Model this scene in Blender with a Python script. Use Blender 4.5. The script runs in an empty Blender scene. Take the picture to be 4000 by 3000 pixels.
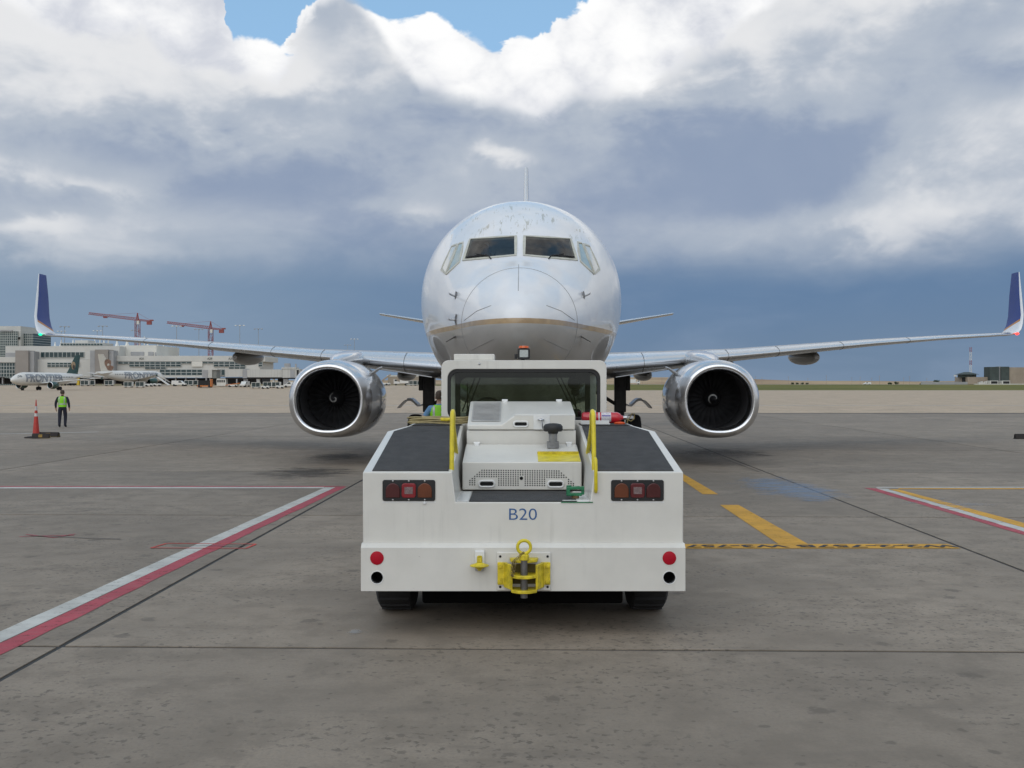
import bpy, bmesh, math, random
from mathutils import Vector, Matrix
from mathutils.bvhtree import BVHTree
random.seed(7)
SC = bpy.context.scene
C = SC.collection
R = math.radians

# ------------------------------------------------------------------ camera
F, CX, CY, H = 2250.0, 1106.0, 829.5, 2.05      # focal length in photo pixels (2212 wide), eye height 2.05 m
cam = bpy.data.objects.new('camera', bpy.data.cameras.new('camera'))
C.objects.link(cam)
cam.location = (0, 0, H)
cam.rotation_euler = (R(90), 0, 0)
cam.data.sensor_width = 36.0
cam.data.lens = F / 2212.0 * 36.0
cam.data.clip_start = 0.1
cam.data.clip_end = 20000
SC.camera = cam
def P(px, py, d):
    return Vector(((px - CX) / F * d, d, H - (py - CY) / F * d))
def G(px, py, z=0.0):
    return P(px, py, (H - z) * F / (py - CY))

# ------------------------------------------------------------------ node helpers
class N:
    """tiny wrapper that turns python arithmetic into Math nodes"""
    def __init__(s, nt, sock): s.nt, s.s = nt, sock
    def _m(s, op, *a, clamp=False):
        n = s.nt.nodes.new('ShaderNodeMath'); n.operation = op; n.use_clamp = clamp
        for i, v in enumerate((s,) + a):
            if isinstance(v, N): s.nt.links.new(v.s, n.inputs[i])
            else: n.inputs[i].default_value = v
        return N(s.nt, n.outputs[0])
    def __add__(s, o): return s._m('ADD', o)
    __radd__ = __add__
    def __mul__(s, o): return s._m('MULTIPLY', o)
    __rmul__ = __mul__
    def __sub__(s, o): return s._m('SUBTRACT', o)
    def __rsub__(s, o): return (s * -1.0) + o
    def __truediv__(s, o): return s._m('DIVIDE', o)
    def f(s, op, *a): return s._m(op, *a)
    def step(s, lo, hi):
        n = s.nt.nodes.new('ShaderNodeMapRange'); n.interpolation_type = 'SMOOTHSTEP'
        s.nt.links.new(s.s, n.inputs[0])
        for i, v in ((1, lo), (2, hi)):
            if isinstance(v, N): s.nt.links.new(v.s, n.inputs[i])
            else: n.inputs[i].default_value = v
        return N(s.nt, n.outputs[0])
    def curve(s, pts):
        """piecewise-linear lookup of this value through (x, y) points"""
        xs = [p[0] for p in pts]; ys = [p[1] for p in pts]
        x0, x1, y0, y1 = xs[0], xs[-1], min(ys), max(ys)
        t = s.nt.nodes.new('ShaderNodeMapRange'); s.nt.links.new(s.s, t.inputs[0])
        t.inputs[1].default_value = x0; t.inputs[2].default_value = x1
        cr = s.nt.nodes.new('ShaderNodeValToRGB'); s.nt.links.new(t.outputs[0], cr.inputs[0])
        el = cr.color_ramp.elements
        vals = [(y - y0) / (y1 - y0 + 1e-9) for y in ys]
        el[0].color = (vals[0],) * 3 + (1,); el[1].color = (vals[-1],) * 3 + (1,)
        for x, v in list(zip(xs, vals))[1:-1]:
            e = el.new((x - x0) / (x1 - x0)); e.color = (v, v, v, 1)
        return N(s.nt, cr.outputs[0]) * (y1 - y0) + y0
def mixc(nt, fac, a, b):
    n = nt.nodes.new('ShaderNodeMix'); n.data_type = 'RGBA'
    for i, v in ((0, fac), (6, a), (7, b)):
        if isinstance(v, N): nt.links.new(v.s, n.inputs[i])
        elif isinstance(v, bpy.types.NodeSocket): nt.links.new(v, n.inputs[i])
        elif i == 0: n.inputs[0].default_value = v
        else: n.inputs[i].default_value = (*v, 1) if len(v) == 3 else v
    return n.outputs[2]
def noise_n(nt, vec, scale, detail=5, rough=.5, dist=0.0, dims='3D'):
    n = nt.nodes.new('ShaderNodeTexNoise'); n.noise_dimensions = dims
    nt.links.new(vec, n.inputs['Vector'])
    n.inputs['Scale'].default_value = scale; n.inputs['Detail'].default_value = detail
    n.inputs['Roughness'].default_value = rough; n.inputs['Distortion'].default_value = dist
    return N(nt, n.outputs[0])
def mapping(nt, vec, scale=(1, 1, 1), loc=(0, 0, 0), rot=(0, 0, 0)):
    m = nt.nodes.new('ShaderNodeMapping'); nt.links.new(vec, m.inputs[0])
    m.inputs['Scale'].default_value = scale; m.inputs['Location'].default_value = loc; m.inputs['Rotation'].default_value = rot
    return m.outputs[0]

# ------------------------------------------------------------------ sky
SUN_EL, SUN_ROT = R(44), R(196)      # sun over the photographer's shoulder, veiled by cloud
w = bpy.data.worlds.new('World'); SC.world = w; w.use_nodes = True
w.cycles.sampling_method = 'NONE'
nt = w.node_tree; nt.nodes.clear()
out = nt.nodes.new('ShaderNodeOutputWorld'); bg = nt.nodes.new('ShaderNodeBackground')
nt.links.new(bg.outputs[0], out.inputs[0]); bg.inputs[1].default_value = 0.15
sky = nt.nodes.new('ShaderNodeTexSky'); sky.sky_type = 'NISHITA'; sky.sun_disc = False
sky.sun_elevation = SUN_EL; sky.sun_rotation = SUN_ROT; sky.altitude = 1600; sky.air_density = 1.0; sky.dust_density = .1; sky.ozone_density = 3.0
tc = nt.nodes.new('ShaderNodeTexCoord'); D3 = tc.outputs['Generated']
sep = nt.nodes.new('ShaderNodeSeparateXYZ'); nt.links.new(D3, sep.inputs[0])
dx, dy, dz = (N(nt, sep.outputs[i]) for i in range(3))
A = dx.f('ARCTAN2', dy) * (180 / math.pi)          # azimuth, 0 = straight ahead
E = dz.f('ARCSINE') * (180 / math.pi)              # elevation
def az(px): return math.degrees(math.atan((px - CX) / F))
def ele(px, py): return math.degrees(math.atan((CY - py) / math.hypot(F, px - CX)))
def line(pts): return A.curve([(az(x), ele(x, y)) for x, y in pts])
def lin(r, g, b):
    f = lambda c: (c / 255 / 12.92) if c <= 10 else ((c / 255 + .055) / 1.055) ** 2.4
    return (f(r), f(g), f(b))
v1 = mapping(nt, D3, (1, 1, 2.1)); v2 = mapping(nt, D3, (1, 1, 1.5), (3.1, 1.7, .4)); v3 = mapping(nt, D3, (1, 1, 3.2), (7.3, 2.2, 1.9))
nb = noise_n(nt, v2, 7.0, 5, .58, .25) - .5        # billows
nf = noise_n(nt, v2, 26.0, 4, .6, .3) - .5         # fine billows
nl = noise_n(nt, v1, 3.2, 3, .5, .3) - .5          # large masses
nw = noise_n(nt, v3, 5.0, 4, .55, .6) - .5         # drawn out wisps
nm = noise_n(nt, v1, 9.0, 4, .56, .4) - .5
vor = nt.nodes.new('ShaderNodeTexVoronoi'); vor.feature = 'F1'; vor.inputs['Scale'].default_value = 24
nt.links.new(mapping(nt, D3, (1, 1, 1.1)), vor.inputs['Vector'])
cauli = (N(nt, vor.outputs['Distance']) - .45) * -1.0
X10 = lambda c: tuple(v / .15 for v in c)
AX = A + nb * 3.2 + nf * 1.6
def line(pts, a=None): return (a or AX).curve([(az(x), ele(x, y)) for x, y in pts])
# 1 high broken cloud overhead, blue between
hi = (noise_n(nt, mapping(nt, D3, (1, 1, 1.3), (.3, .9, 0)), 3.0, 3, .55, .3) + nb * .25).step(.40, .62) * E.step(21.0, 33.0)
blue = mixc(nt, .6, sky.outputs[0], X10(lin(160, 205, 238)))       # thin haze in the clear air
c = mixc(nt, hi, blue, mixc(nt, (nm + .5).step(.3, .75), X10(lin(186, 186, 188)), X10(lin(242, 240, 236))))
# 2 white sunlit cumulus tops against the blue
top = line([(-900, -420), (0, -330), (380, -160), (470, -25), (486, 70), (560, 92), (625, 112), (645, 30), (700, -25), (790, -5), (850, 45), (960, 42), (1010, 62), (1085, 100), (1120, 68), (1165, 88), (1215, 30), (1280, 14), (1330, -60), (1500, -220), (2212, -420), (3000, -420)])
m2 = (top + cauli * 1.1 + nf * 1.6 + nb * .9 - E).step(-.06, .22)
shade2 = (nb * 1.3 + nf * .7 + cauli * .6 + .55).step(.05, .75)
c2 = mixc(nt, shade2, X10(lin(206, 210, 220)), X10(lin(255, 255, 255)))
c = mixc(nt, m2, c, c2)
# 3 grey-white cloud bank
mid = line([(-900, -160), (0, -20), (120, 40), (300, 30), (340, 90), (480, 130), (600, 165), (650, 60), (690, -10), (760, -20), (820, 40), (860, 110), (900, 165), (1000, 205), (1150, 238), (1250, 200), (1390, 190), (1450, 130), (1560, 40), (1700, -40), (1900, -90), (2100, -120), (2300, -120), (3000, -120)])
m3 = (mid + nf * 1.6 + nb * 2.8 + nl * 1.2 - E).step(-.15, .95)
AW = A + nb * 6.0 + nl * 4.0; EW = E + nm * 3.2 + nf * 1.2
def blob(px, py, rx, ry, k):
    u = (AW - az(px)) * (1 / math.degrees(rx / F)); v = (EW - ele(px, py)) * (1 / math.degrees(ry / F))
    return ((u * u + v * v) * -1.0).f('EXPONENT') * (k * (.85 if k < 0 else 1.0))
dk = nb * .75 + nm * .7 + nf * .28 + nl * .7 + .54 + (E - 12.0).f('MINIMUM', 10.0) * .022
for bl_ in ((900, 250, 200, 70, -.34), (1180, 300, 300, 60, -.30), (1500, 310, 260, 100, -.36), (1760, 320, 200, 70, -.34), (1930, 200, 170, 60, -.26), (2150, 20, 140, 45, -.30), (2190, 170, 70, 38, -.34),
            (450, 325, 360, 36, -.24), (690, 400, 300, 60, -.36), (480, 420, 170, 40, -.25), (1600, 410, 250, 60, -.30), (1330, 430, 200, 80, -.30), (745, 50, 75, 70, -.26), (1000, 490, 300, 40, -.22),
            (180, 40, 230, 60, .34), (390, 40, 110, 70, .36), (320, 200, 220, 70, .20), (590, 150, 90, 50, .42), (1110, 330, 60, 24, .42), (150, 385, 170, 26, .26), (70, 488, 110, 20, .50), (870, 455, 130, 32, .36), (1560, 90, 150, 60, .26), (1900, 100, 220, 60, -.20), (2080, 350, 200, 110, .22), (1900, 485, 260, 36, .26), (150, 535, 220, 22, .26)):
    dk = dk + blob(*bl_)
dk = dk.step(-.10, 1.06)
c3 = mixc(nt, dk.step(.0, .5), X10(lin(139, 155, 181)), X10(lin(175, 185, 199))); c3 = mixc(nt, dk.step(.45, 1.0), c3, X10(lin(230, 231, 233)))
c = mixc(nt, m3 * .97, c, c3)
# 4 dark blue rain curtain above the horizon
sto = line([(-900, 560), (0, 548), (300, 566), (700, 540), (1000, 560), (1300, 560), (1700, 560), (2000, 545), (2212, 520), (3000, 520)])
m4 = (sto + nw * 3.4 + nl * 1.6 - E).step(-2.2, 1.7)
c4 = mixc(nt, (E + nw * 1.2).step(0.2, 5.4), X10(lin(109, 132, 158)), X10(lin(97, 126, 160)))
c4 = mixc(nt, (nw * 1.2 + .45).step(.3, .9) * .35, c4, X10(lin(150, 165, 188)))
c4 = mixc(nt, A.step(4.0, -24.0) * .62, c4, X10(lin(140, 160, 180)))
front = A.f('ABSOLUTE').step(75.0, 34.0)
c4 = mixc(nt, front, X10(lin(203, 204, 205)), c4)
c = mixc(nt, m4 * .96, c, c4)
# under the horizon: the haze colour goes on
c = mixc(nt, E.step(-.4, .1), X10(lin(110, 132, 157)), c)
nt.links.new(c, bg.inputs[0])

# ------------------------------------------------------------------ sun (hidden behind cloud: weak and very soft) and exposure
sl = bpy.data.lights.new('sun', 'SUN'); sl.energy = 1.3; sl.angle = R(80); sl.color = (1, .96, .9)
so = bpy.data.objects.new('sun', sl); C.objects.link(so)
sd = Vector((math.sin(SUN_ROT) * math.cos(SUN_EL), math.cos(SUN_ROT) * math.cos(SUN_EL), math.sin(SUN_EL)))
so.rotation_euler = sd.to_track_quat('Z', 'Y').to_euler(); so.location = sd * 60
SC.view_settings.view_transform = 'Standard'; SC.view_settings.look = 'None'
SC.view_settings.exposure = 0.0; SC.view_settings.gamma = 1.0
SC.cycles.use_adaptive_sampling = True; SC.cycles.adaptive_threshold = .02
SC.cycles.max_bounces = 5; SC.cycles.diffuse_bounces = 2; SC.cycles.glossy_bounces = 3; SC.cycles.transparent_max_bounces = 12
try: SC.cycles.use_denoising = True
except Exception: pass

# ------------------------------------------------------------------ materials
MATS = {}
def pm(name, col, rough=.5, metal=0.0, var=.12, scale=6.0, bump=0.0, bscale=60.0, coat=0.0, spec=.5, emit=0.0, streak=0.0, stretch=(1, 1, 1), rvar=.1):
    """procedural principled material: mottled colour, uneven gloss, optional bump and vertical grime streaks"""
    if name in MATS: return MATS[name]
    m = bpy.data.materials.new(name); m.use_nodes = True; t = m.node_tree
    b = t.nodes['Principled BSDF']
    co = t.nodes.new('ShaderNodeTexCoord').outputs['Object']
    n = noise_n(t, mapping(t, co, stretch), scale, 6, .6)
    lo = tuple(v * (1 - var) for v in col); hi = tuple(min(1, v * (1 + var)) for v in col)
    cc = mixc(t, n.step(.3, .7), lo, hi)
    if streak:
        s = noise_n(t, mapping(t, co, (14, 14, .7)), 1.0, 5, .65)
        g = noise_n(t, co, 1.3, 4, .6)
        ck = noise_n(t, mapping(t, co, (1, 1, 2.2)), 22.0, 4, .7); cg = noise_n(t, co, 2.1, 3, .6)
        cc = mixc(t, ck.step(.70, .735) * cg.step(.42, .62) * .8, cc, (.16, .13, .11))
        cc = mixc(t, s.step(.52, .8) * g.step(.4, .75) * streak, cc, tuple(v * .45 for v in col))
    t.links.new(cc, b.inputs['Base Color'])
    rr = n * (rvar * 2) + (rough - rvar)
    t.links.new(rr.f('MAXIMUM', .03).s, b.inputs['Roughness'])
    b.inputs['Metallic'].default_value = metal
    b.inputs['Specular IOR Level'].default_value = spec
    b.inputs['Coat Weight'].default_value = coat; b.inputs['Coat Roughness'].default_value = .08
    if emit:
        b.inputs['Emission Color'].default_value = (*col, 1); b.inputs['Emission Strength'].default_value = emit
    if bump:
        bn = noise_n(t, co, bscale, 6, .65); bu = t.nodes.new('ShaderNodeBump')
        bu.inputs['Strength'].default_value = bump; bu.inputs['Distance'].default_value = .01
        t.links.new(bn.s, bu.inputs['Height']); t.links.new(bu.outputs[0], b.inputs['Normal'])
    MATS[name] = m
    return m
def bsdf(m): return m.node_tree.nodes['Principled BSDF']

# ------------------------------------------------------------------ mesh helpers
class MB:
    """collects shapes; build() links them as ONE mesh object"""
    def __init__(s): s.v, s.f, s.mi = [], [], []
    def add(s, vs, fs, mi=0):
        o = len(s.v); s.v += [tuple(v) for v in vs]; s.f += [tuple(i + o for i in f) for f in fs]; s.mi += [mi] * len(fs); return s
    def box(s, a, b, mi=0):
        (x0, y0, z0), (x1, y1, z1) = [(min(p, q)) for p, q in zip(a, b)], [(max(p, q)) for p, q in zip(a, b)]
        return s.add([(x0, y0, z0), (x1, y0, z0), (x1, y1, z0), (x0, y1, z0), (x0, y0, z1), (x1, y0, z1), (x1, y1, z1), (x0, y1, z1)],
                     [(0, 3, 2, 1), (4, 5, 6, 7), (0, 1, 5, 4), (1, 2, 6, 5), (2, 3, 7, 6), (3, 0, 4, 7)], mi)
    def cbox(s, c, d, mi=0):
        return s.box([c[i] - d[i] / 2 for i in range(3)], [c[i] + d[i] / 2 for i in range(3)], mi)
    def loft(s, rings, caps=True, closed=True, mi=0):
        n = len(rings[0]); vs = [p for r in rings for p in r]; fs = []
        for i in range(len(rings) - 1):
            for j in range(n if closed else n - 1):
                k = (j + 1) % n
                fs.append((i * n + j, i * n + k, (i + 1) * n + k, (i + 1) * n + j))
        if caps:
            fs.append(tuple(range(n))[::-1]); fs.append(tuple((len(rings) - 1) * n + j for j in range(n)))
        return s.add(vs, fs, mi)
    def prism(s, poly, axis, a, b, mi=0):
        """poly: 2-D points; axis 0/1/2 = extrusion axis, from a to b"""
        def q(p, h):
            return ((h, p[0], p[1]), (p[0], h, p[1]), (p[0], p[1], h))[axis]
        return s.loft([[q(p, a) for p in poly], [q(p, b) for p in poly]], mi=mi)
    def tube(s, path, r, n=10, mi=0, caps=True, closed=False):
        path = [Vector(p) for p in path]; rings = []; L = len(path)
        up = None
        for i, p in enumerate(path):
            if closed: t = path[(i + 1) % L] - path[i - 1]
            else: t = path[min(i + 1, L - 1)] - path[max(i - 1, 0)]
            t.normalize()
            if up is None: up = Vector((0, 0, 1)) if abs(t.z) < .9 else Vector((1, 0, 0))
            u = t.cross(up)
            if u.length < 1e-5: u = t.orthogonal()
            u.normalize(); v = u.cross(t).normalized(); up = v
            rr = r[i] if isinstance(r, (list, tuple)) else r
            rings.append([p + (u * math.cos(a) + v * math.sin(a)) * rr for a in (2 * math.pi * k / n for k in range(n))])
        if closed: rings.append(rings[0]); caps = False
        return s.loft(rings, caps, mi=mi)
    def cyl(s, a, b, r, n=16, r2=None, mi=0):
        return s.tube([a, b], [r, r if r2 is None else r2], n, mi)
    def lathe(s, prof, c=(0, 0, 0), axis='Z', n=24, caps=True, mi=0):
        """prof: (r, h) list"""
        rings = []
        for r, h in prof:
            ring = []
            for k in range(n):
                a = 2 * math.pi * k / n; x, y = r * math.cos(a), r * math.sin(a)
                p = {'Z': (x, y, h), 'Y': (x, h, y), 'X': (h, x, y)}[axis]
                ring.append((p[0] + c[0], p[1] + c[1], p[2] + c[2]))
            rings.append(ring)
        return s.loft(rings, caps, mi=mi)
    def build(s, name, mat, parent=None, smooth=None, bevel=0.0, seg=2, fix=True):
        me = bpy.data.meshes.new(name); me.from_pydata(s.v, [], s.f)
        for m in (mat if isinstance(mat, (list, tuple)) else [mat]): me.materials.append(m)
        if any(s.mi): me.polygons.foreach_set('material_index', s.mi)
        if fix:
            bm = bmesh.new(); bm.from_mesh(me); bmesh.ops.recalc_face_normals(bm, faces=bm.faces); bm.to_mesh(me); bm.free()
        o = bpy.data.objects.new(name, me); C.objects.link(o)
        if parent: o.parent = parent
        if smooth: shade(me, smooth)
        if bevel:
            b = o.modifiers.new('bevel', 'BEVEL'); b.width = bevel; b.segments = seg; b.limit_method = 'ANGLE'; b.angle_limit = R(35)
            shade(me, 35)
        return o
def shade(me, ang):
    me.polygons.foreach_set('use_smooth', [True] * len(me.polygons))
    me.set_sharp_from_angle(angle=R(ang)); me.update()
def tag(o, label=None, cat=None, group=None, kind=None):
    if label: o['label'] = label
    if cat: o['category'] = cat
    if group: o['group'] = group
    if kind: o['kind'] = kind
    return o
def thing(name, label, cat, loc=(0, 0, 0), rz=0.0, group=None):
    o = bpy.data.objects.new(name, None); C.objects.link(o); o.location = loc; o.rotation_euler = (0, 0, rz)
    o.empty_display_size = .3
    return tag(o, label, cat, group)
def copy_tree(o, parent=None):
    c = o.copy(); C.objects.link(c)
    if parent: c.parent = parent
    for ch in list(o.children): copy_tree(ch, c)
    return c
def circ(cx, cz, r, n=16, r2=None):
    return [(cx + r * math.cos(2 * math.pi * k / n), cz + (r2 or r) * math.sin(2 * math.pi * k / n)) for k in range(n)]
def rrect(x0, x1, z0, z1, r, n=5):
    pts = []
    for cx, cz, a0 in ((x1 - r, z1 - r, 0), (x0 + r, z1 - r, 90), (x0 + r, z0 + r, 180), (x1 - r, z0 + r, 270)):
        for k in range(n + 1):
            a = R(a0 + 90 * k / n); pts.append((cx + r * math.cos(a), cz + r * math.sin(a)))
    return pts
def text_mesh(body, size, bold=0.0, extrude=0.0, align='CENTER', sx=1.0):
    """mesh data of flat lettering in the XY plane"""
    cu = bpy.data.curves.new('lettering', 'FONT'); cu.body = body; cu.size = size; cu.offset = bold; cu.extrude = extrude
    cu.align_x = align; cu.align_y = 'CENTER'; cu.resolution_u = 4
    o = bpy.data.objects.new('lettering', cu); C.objects.link(o)
    dg = bpy.context.evaluated_depsgraph_get(); me = bpy.data.meshes.new_from_object(o.evaluated_get(dg))
    bpy.data.objects.remove(o)
    for v in me.vertices: v.co.x *= sx
    return me
def text_obj(name, body, size, mat, parent, M4, bold=0.0, sx=1.0):
    me = text_mesh(body, size, bold, 0.0, 'CENTER', sx); me.transform(M4); me.materials.clear(); me.materials.append(mat)
    o = bpy.data.objects.new(name, me); C.objects.link(o)
    if parent: o.parent = parent
    return o
def pchip(xs, ys):
    n = len(xs); h = [xs[i + 1] - xs[i] for i in range(n - 1)]; d = [(ys[i + 1] - ys[i]) / h[i] for i in range(n - 1)]
    m = [d[0]] + [0 if d[i - 1] * d[i] <= 0 else 2 * d[i - 1] * d[i] / (d[i - 1] + d[i]) for i in range(1, n - 1)] + [d[-1]]
    def f(x):
        if x <= xs[0]: return ys[0]
        if x >= xs[-1]: return ys[-1]
        i = max(k for k in range(n - 1) if xs[k] <= x); t = (x - xs[i]) / h[i]
        return (ys[i] * (1 + 2 * t) * (1 - t) ** 2 + h[i] * m[i] * t * (1 - t) ** 2 + ys[i + 1] * t * t * (3 - 2 * t) + h[i] * m[i + 1] * t * t * (t - 1))
    return f

# ================================================================== THE SETTING
# ---- concrete
def concrete(name, base, seam=None, dark=.62, pale=.3):
    m = bpy.data.materials.new(name); m.use_nodes = True; t = m.node_tree; b = t.nodes['Principled BSDF']
    co = t.nodes.new('ShaderNodeNewGeometry').outputs['Position']
    oi = N(t, t.nodes.new('ShaderNodeObjectInfo').outputs['Random'])
    n1 = noise_n(t, co, .35, 4, .6, .4); n2 = noise_n(t, co, 2.2, 6, .68)
    n3 = noise_n(t, co, 38.0, 3, .7); st = noise_n(t, mapping(t, co, (.55, 2.6, 1), rot=(0, 0, R(6))), .9, 5, .62, .5)
    col = mixc(t, n1.step(.3, .72), tuple(v * .80 for v in base), tuple(v * 1.16 for v in base))
    col = mixc(t, (n2 - .5).step(-.08, .14) * .7, col, tuple(v * .70 for v in base))
    col = mixc(t, st.step(.55, .78) * dark, col, (base[0] * .55, base[1] * .55, base[2] * .56))     # rubber and oil streaks
    pl = noise_n(t, mapping(t, co, (1, 1, 1), (9, 4, 0)), .8, 3, .6, .3)
    col = mixc(t, pl.step(.58, .78) * pale, col, tuple(v * 1.45 for v in base))
    col = mixc(t, n3.step(.35, .72) * .42, col, tuple(v * .66 for v in base))
    # pitted, gritty wear and scattered drips with sharp edges
    pit = noise_n(t, co, 16.0, 3, .6); ar = noise_n(t, mapping(t, co, (.8, 1.3, 1), (4, 2, 0)), .55, 4, .6)
    col = mixc(t, pit.step(.56, .64) * ar.step(.40, .60) * .85, col, tuple(v * .42 for v in base))
    wv = pit
    for sc_, th_, off_ in ((.8, .075, 1.7), (1.9, .075, 7.3), (4.2, .08, 3.1)):
        vo = t.nodes.new('ShaderNodeTexVoronoi'); vo.voronoi_dimensions = '2D'; vo.inputs['Scale'].default_value = sc_
        t.links.new(mapping(t, co, (1, 1, 1), (off_, off_ * .7, 0)), vo.inputs['Vector'])
        sp_ = t.nodes.new('ShaderNodeSeparateColor'); t.links.new(vo.outputs['Color'], sp_.inputs[0]); rn = N(t, sp_.outputs[0])
        d_ = N(t, vo.outputs['Distance']) + (wv - .5) * .16
        col = mixc(t, d_.step(rn * th_ + .012, rn * (th_ * .55)) * rn.step(.35, .6) * .62, col, tuple(v * .40 for v in base))
    h = t.nodes.new('ShaderNodeHueSaturation'); t.links.new(col, h.inputs['Color']); t.links.new((oi * .16 + .92).s, h.inputs['Value'])
    col = h.outputs[0]
    if seam:
        br = t.nodes.new('ShaderNodeTexBrick'); t.links.new(co, br.inputs['Vector']); br.offset = 0
        br.inputs['Scale'].default_value = 1; br.inputs['Brick Width'].default_value = seam; br.inputs['Row Height'].default_value = seam
        br.inputs['Mortar Size'].default_value = .05; br.inputs['Mortar Smooth'].default_value = .3
        br.inputs['Color1'].default_value = (0, 0, 0, 1); br.inputs['Color2'].default_value = (0, 0, 0, 1); br.inputs['Mortar'].default_value = (1, 1, 1, 1)
        col = mixc(t, N(t, br.outputs[0]) * .5, col, tuple(v * .45 for v in base))
    t.links.new(col, b.inputs['Base Color'])
    t.links.new((n2 * .25 + .62).s, b.inputs['Roughness'])
    bu = t.nodes.new('ShaderNodeBump'); bu.inputs['Strength'].default_value = .35; bu.inputs['Distance'].default_value = .006
    t.links.new((n3 + n2 * .6).s, bu.inputs['Height']); t.links.new(bu.outputs[0], b.inputs['Normal'])
    return m
M_slab = concrete('apron_concrete', (.258, .212, .162))
M_far = concrete('taxiway_concrete', (.50, .385, .268), seam=7.6, dark=.3, pale=.25)
M_seal = pm('joint_sealant', (.03, .029, .028), .75, var=.3)

def land_mat():
    m = bpy.data.materials.new('grassland'); m.use_nodes = True; t = m.node_tree; b = t.nodes['Principled BSDF']
    co = t.nodes.new('ShaderNodeNewGeometry').outputs['Position']; sp = t.nodes.new('ShaderNodeSeparateXYZ'); t.links.new(co, sp.inputs[0])
    y = N(t, sp.outputs[1])
    n1 = noise_n(t, mapping(t, co, (.004, .02, 1)), 1.0, 6, .6); n2 = noise_n(t, co, .6, 6, .7); n3 = noise_n(t, mapping(t, co, (.02, .06, 1)), 1.0, 5, .6)
    g = mixc(t, n3.step(.35, .65), (.115, .125, .035), (.20, .175, .055))
    g = mixc(t, n2.step(.4, .7) * .5, g, (.09, .10, .03))
    d = mixc(t, n1.step(.35, .65), (.33, .25, .16), (.27, .21, .14))
    t.links.new(mixc(t, (y + n1 * 120).step(640, 760), g, d), b.inputs['Base Color'])
    b.inputs['Roughness'].default_value = .9; b.inputs['Specular IOR Level'].default_value = .1
    return m
M_land = land_mat()

# one sheet of land to the horizon
m = MB(); xs = [-9000, -3000, -1200, -500, -200, 0, 200, 500, 1200, 3000, 9000]; ys = [-9000, -40, 100, 342, 400, 460, 520, 600, 1500, 5000, 9500]
def land_z(y): t = min(1, max(0, (y - 342) / 258)); return -.12 + 1.84 * t * t * (3 - 2 * t)
m.add([(x, y, land_z(y)) for y in ys for x in xs], [(j * 11 + i, j * 11 + i + 1, (j + 1) * 11 + i + 1, (j + 1) * 11 + i) for j in range(10) for i in range(10)])
tag(m.build('ground', M_land, smooth=60), kind='structure')

# apron: dark sealant bed with concrete slabs standing proud of it
ap = MB(); ap.box((-130, -20, -.10), (130, 73.6, -.0085)); apron = tag(ap.build('apron', M_seal), kind='structure')
SW, SL, GAP, YAW = 9.05, 8.12, .05, R(-1.2)
sm = MB(); sm.add([(0, 0, 0), (SW - GAP, 0, 0), (SW - GAP, SL - GAP, 0), (0, SL - GAP, 0), (0.0, 0, -.008), (SW - GAP, 0, -.008), (SW - GAP, SL - GAP, -.008), (0, SL - GAP, -.008)],
       [(0, 1, 2, 3), (0, 4, 5, 1), (1, 5, 6, 2), (2, 6, 7, 3), (3, 7, 4, 0)])
first = None
for j in range(-2, 8):
    for i in range(-5, 5):
        qa, qb = math.cos(R(1.35)), math.sin(R(1.35)); x0 = -3.5 + i * SW * qa + j * SL * qb; y0 = 8.16 - i * SW * qb + j * SL * qa
        if j > 0 and abs(x0 + SW / 2) > 14 + (y0 + SL) * .62: continue
        if j <= 0 and abs(x0 + SW / 2) > 15: continue
        if first is None: o = first = sm.build('concrete_slab', M_slab, apron)
        else: o = first.copy(); C.objects.link(o); o.parent = apron
        o.location = (x0, y0, 0); o.rotation_euler = (0, 0, R(-1.35))

# pale taxiway concrete beyond, climbing slightly towards the concourse
def rise(x, y):
    t = min(1, max(0, (y - 345) / 50)); t = t * t * (3 - 2 * t)
    u = min(1, max(0, (-x + 10) / 60)); u = u * u * (3 - 2 * u)
    return 1.45 * t * u
m = MB(); xs = [-420 + 20 * i for i in range(22)]; ys = [73.7, 110, 160, 220, 280, 330, 345, 355, 365, 375, 385, 395, 420, 470, 500]
n = len(xs)
m.add([(x, y, rise(x, y)) for y in ys for x in xs], [(j * n + i, j * n + i + 1, (j + 1) * n + i + 1, (j + 1) * n + i) for j in range(len(ys) - 1) for i in range(n - 1)])
m.add([(0, 73.7, 0.0), (400, 73.7, 0.0), (400, 341, 0.0), (0, 341, 0.0)], [(0, 1, 2, 3)])
tag(m.build('taxiway', M_far, smooth=60), kind='structure')

# painted markings
def paint(name, col, worn=.55):
    m = bpy.data.materials.new(name); m.use_nodes = True; t = m.node_tree; b = t.nodes['Principled BSDF']
    co = t.nodes.new('ShaderNodeNewGeometry').outputs['Position']
    n1 = noise_n(t, co, 1.6, 7, .65); n2 = noise_n(t, mapping(t, co, (3, 16, 1)), 1.0, 6, .7); n3 = noise_n(t, co, 40, 4, .7)
    cc = mixc(t, n1.step(.3, .75), tuple(v * .8 for v in col), tuple(min(1, v * 1.1) for v in col))
    cc = mixc(t, (n2 * .7 + n3 * .3).step(.5, .72) * worn, cc, (.2, .18, .165))
    t.links.new(cc, b.inputs['Base Color']); b.inputs['Roughness'].default_value = .7
    cr_ = noise_n(t, mapping(t, co, (1.2, 2.4, 1)), 5.0, 6, .75, .3); t.links.new(((cr_ * .75 + n3 * .25).step(.545, .63) * -worn + 1.0).s, b.inputs['Alpha'])
    return m
M_pw = paint('white_road_paint', (.52, .515, .475)); M_pr = paint('red_road_paint', (.40, .055, .075), .65); M_py = paint('yellow_road_paint', (.62, .32, .02), .4)
M_pk = paint('black_road_paint', (.03, .03, .03), .35); M_pw2 = paint('faded_white_paint', (.45, .42, .38), .8)
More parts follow.
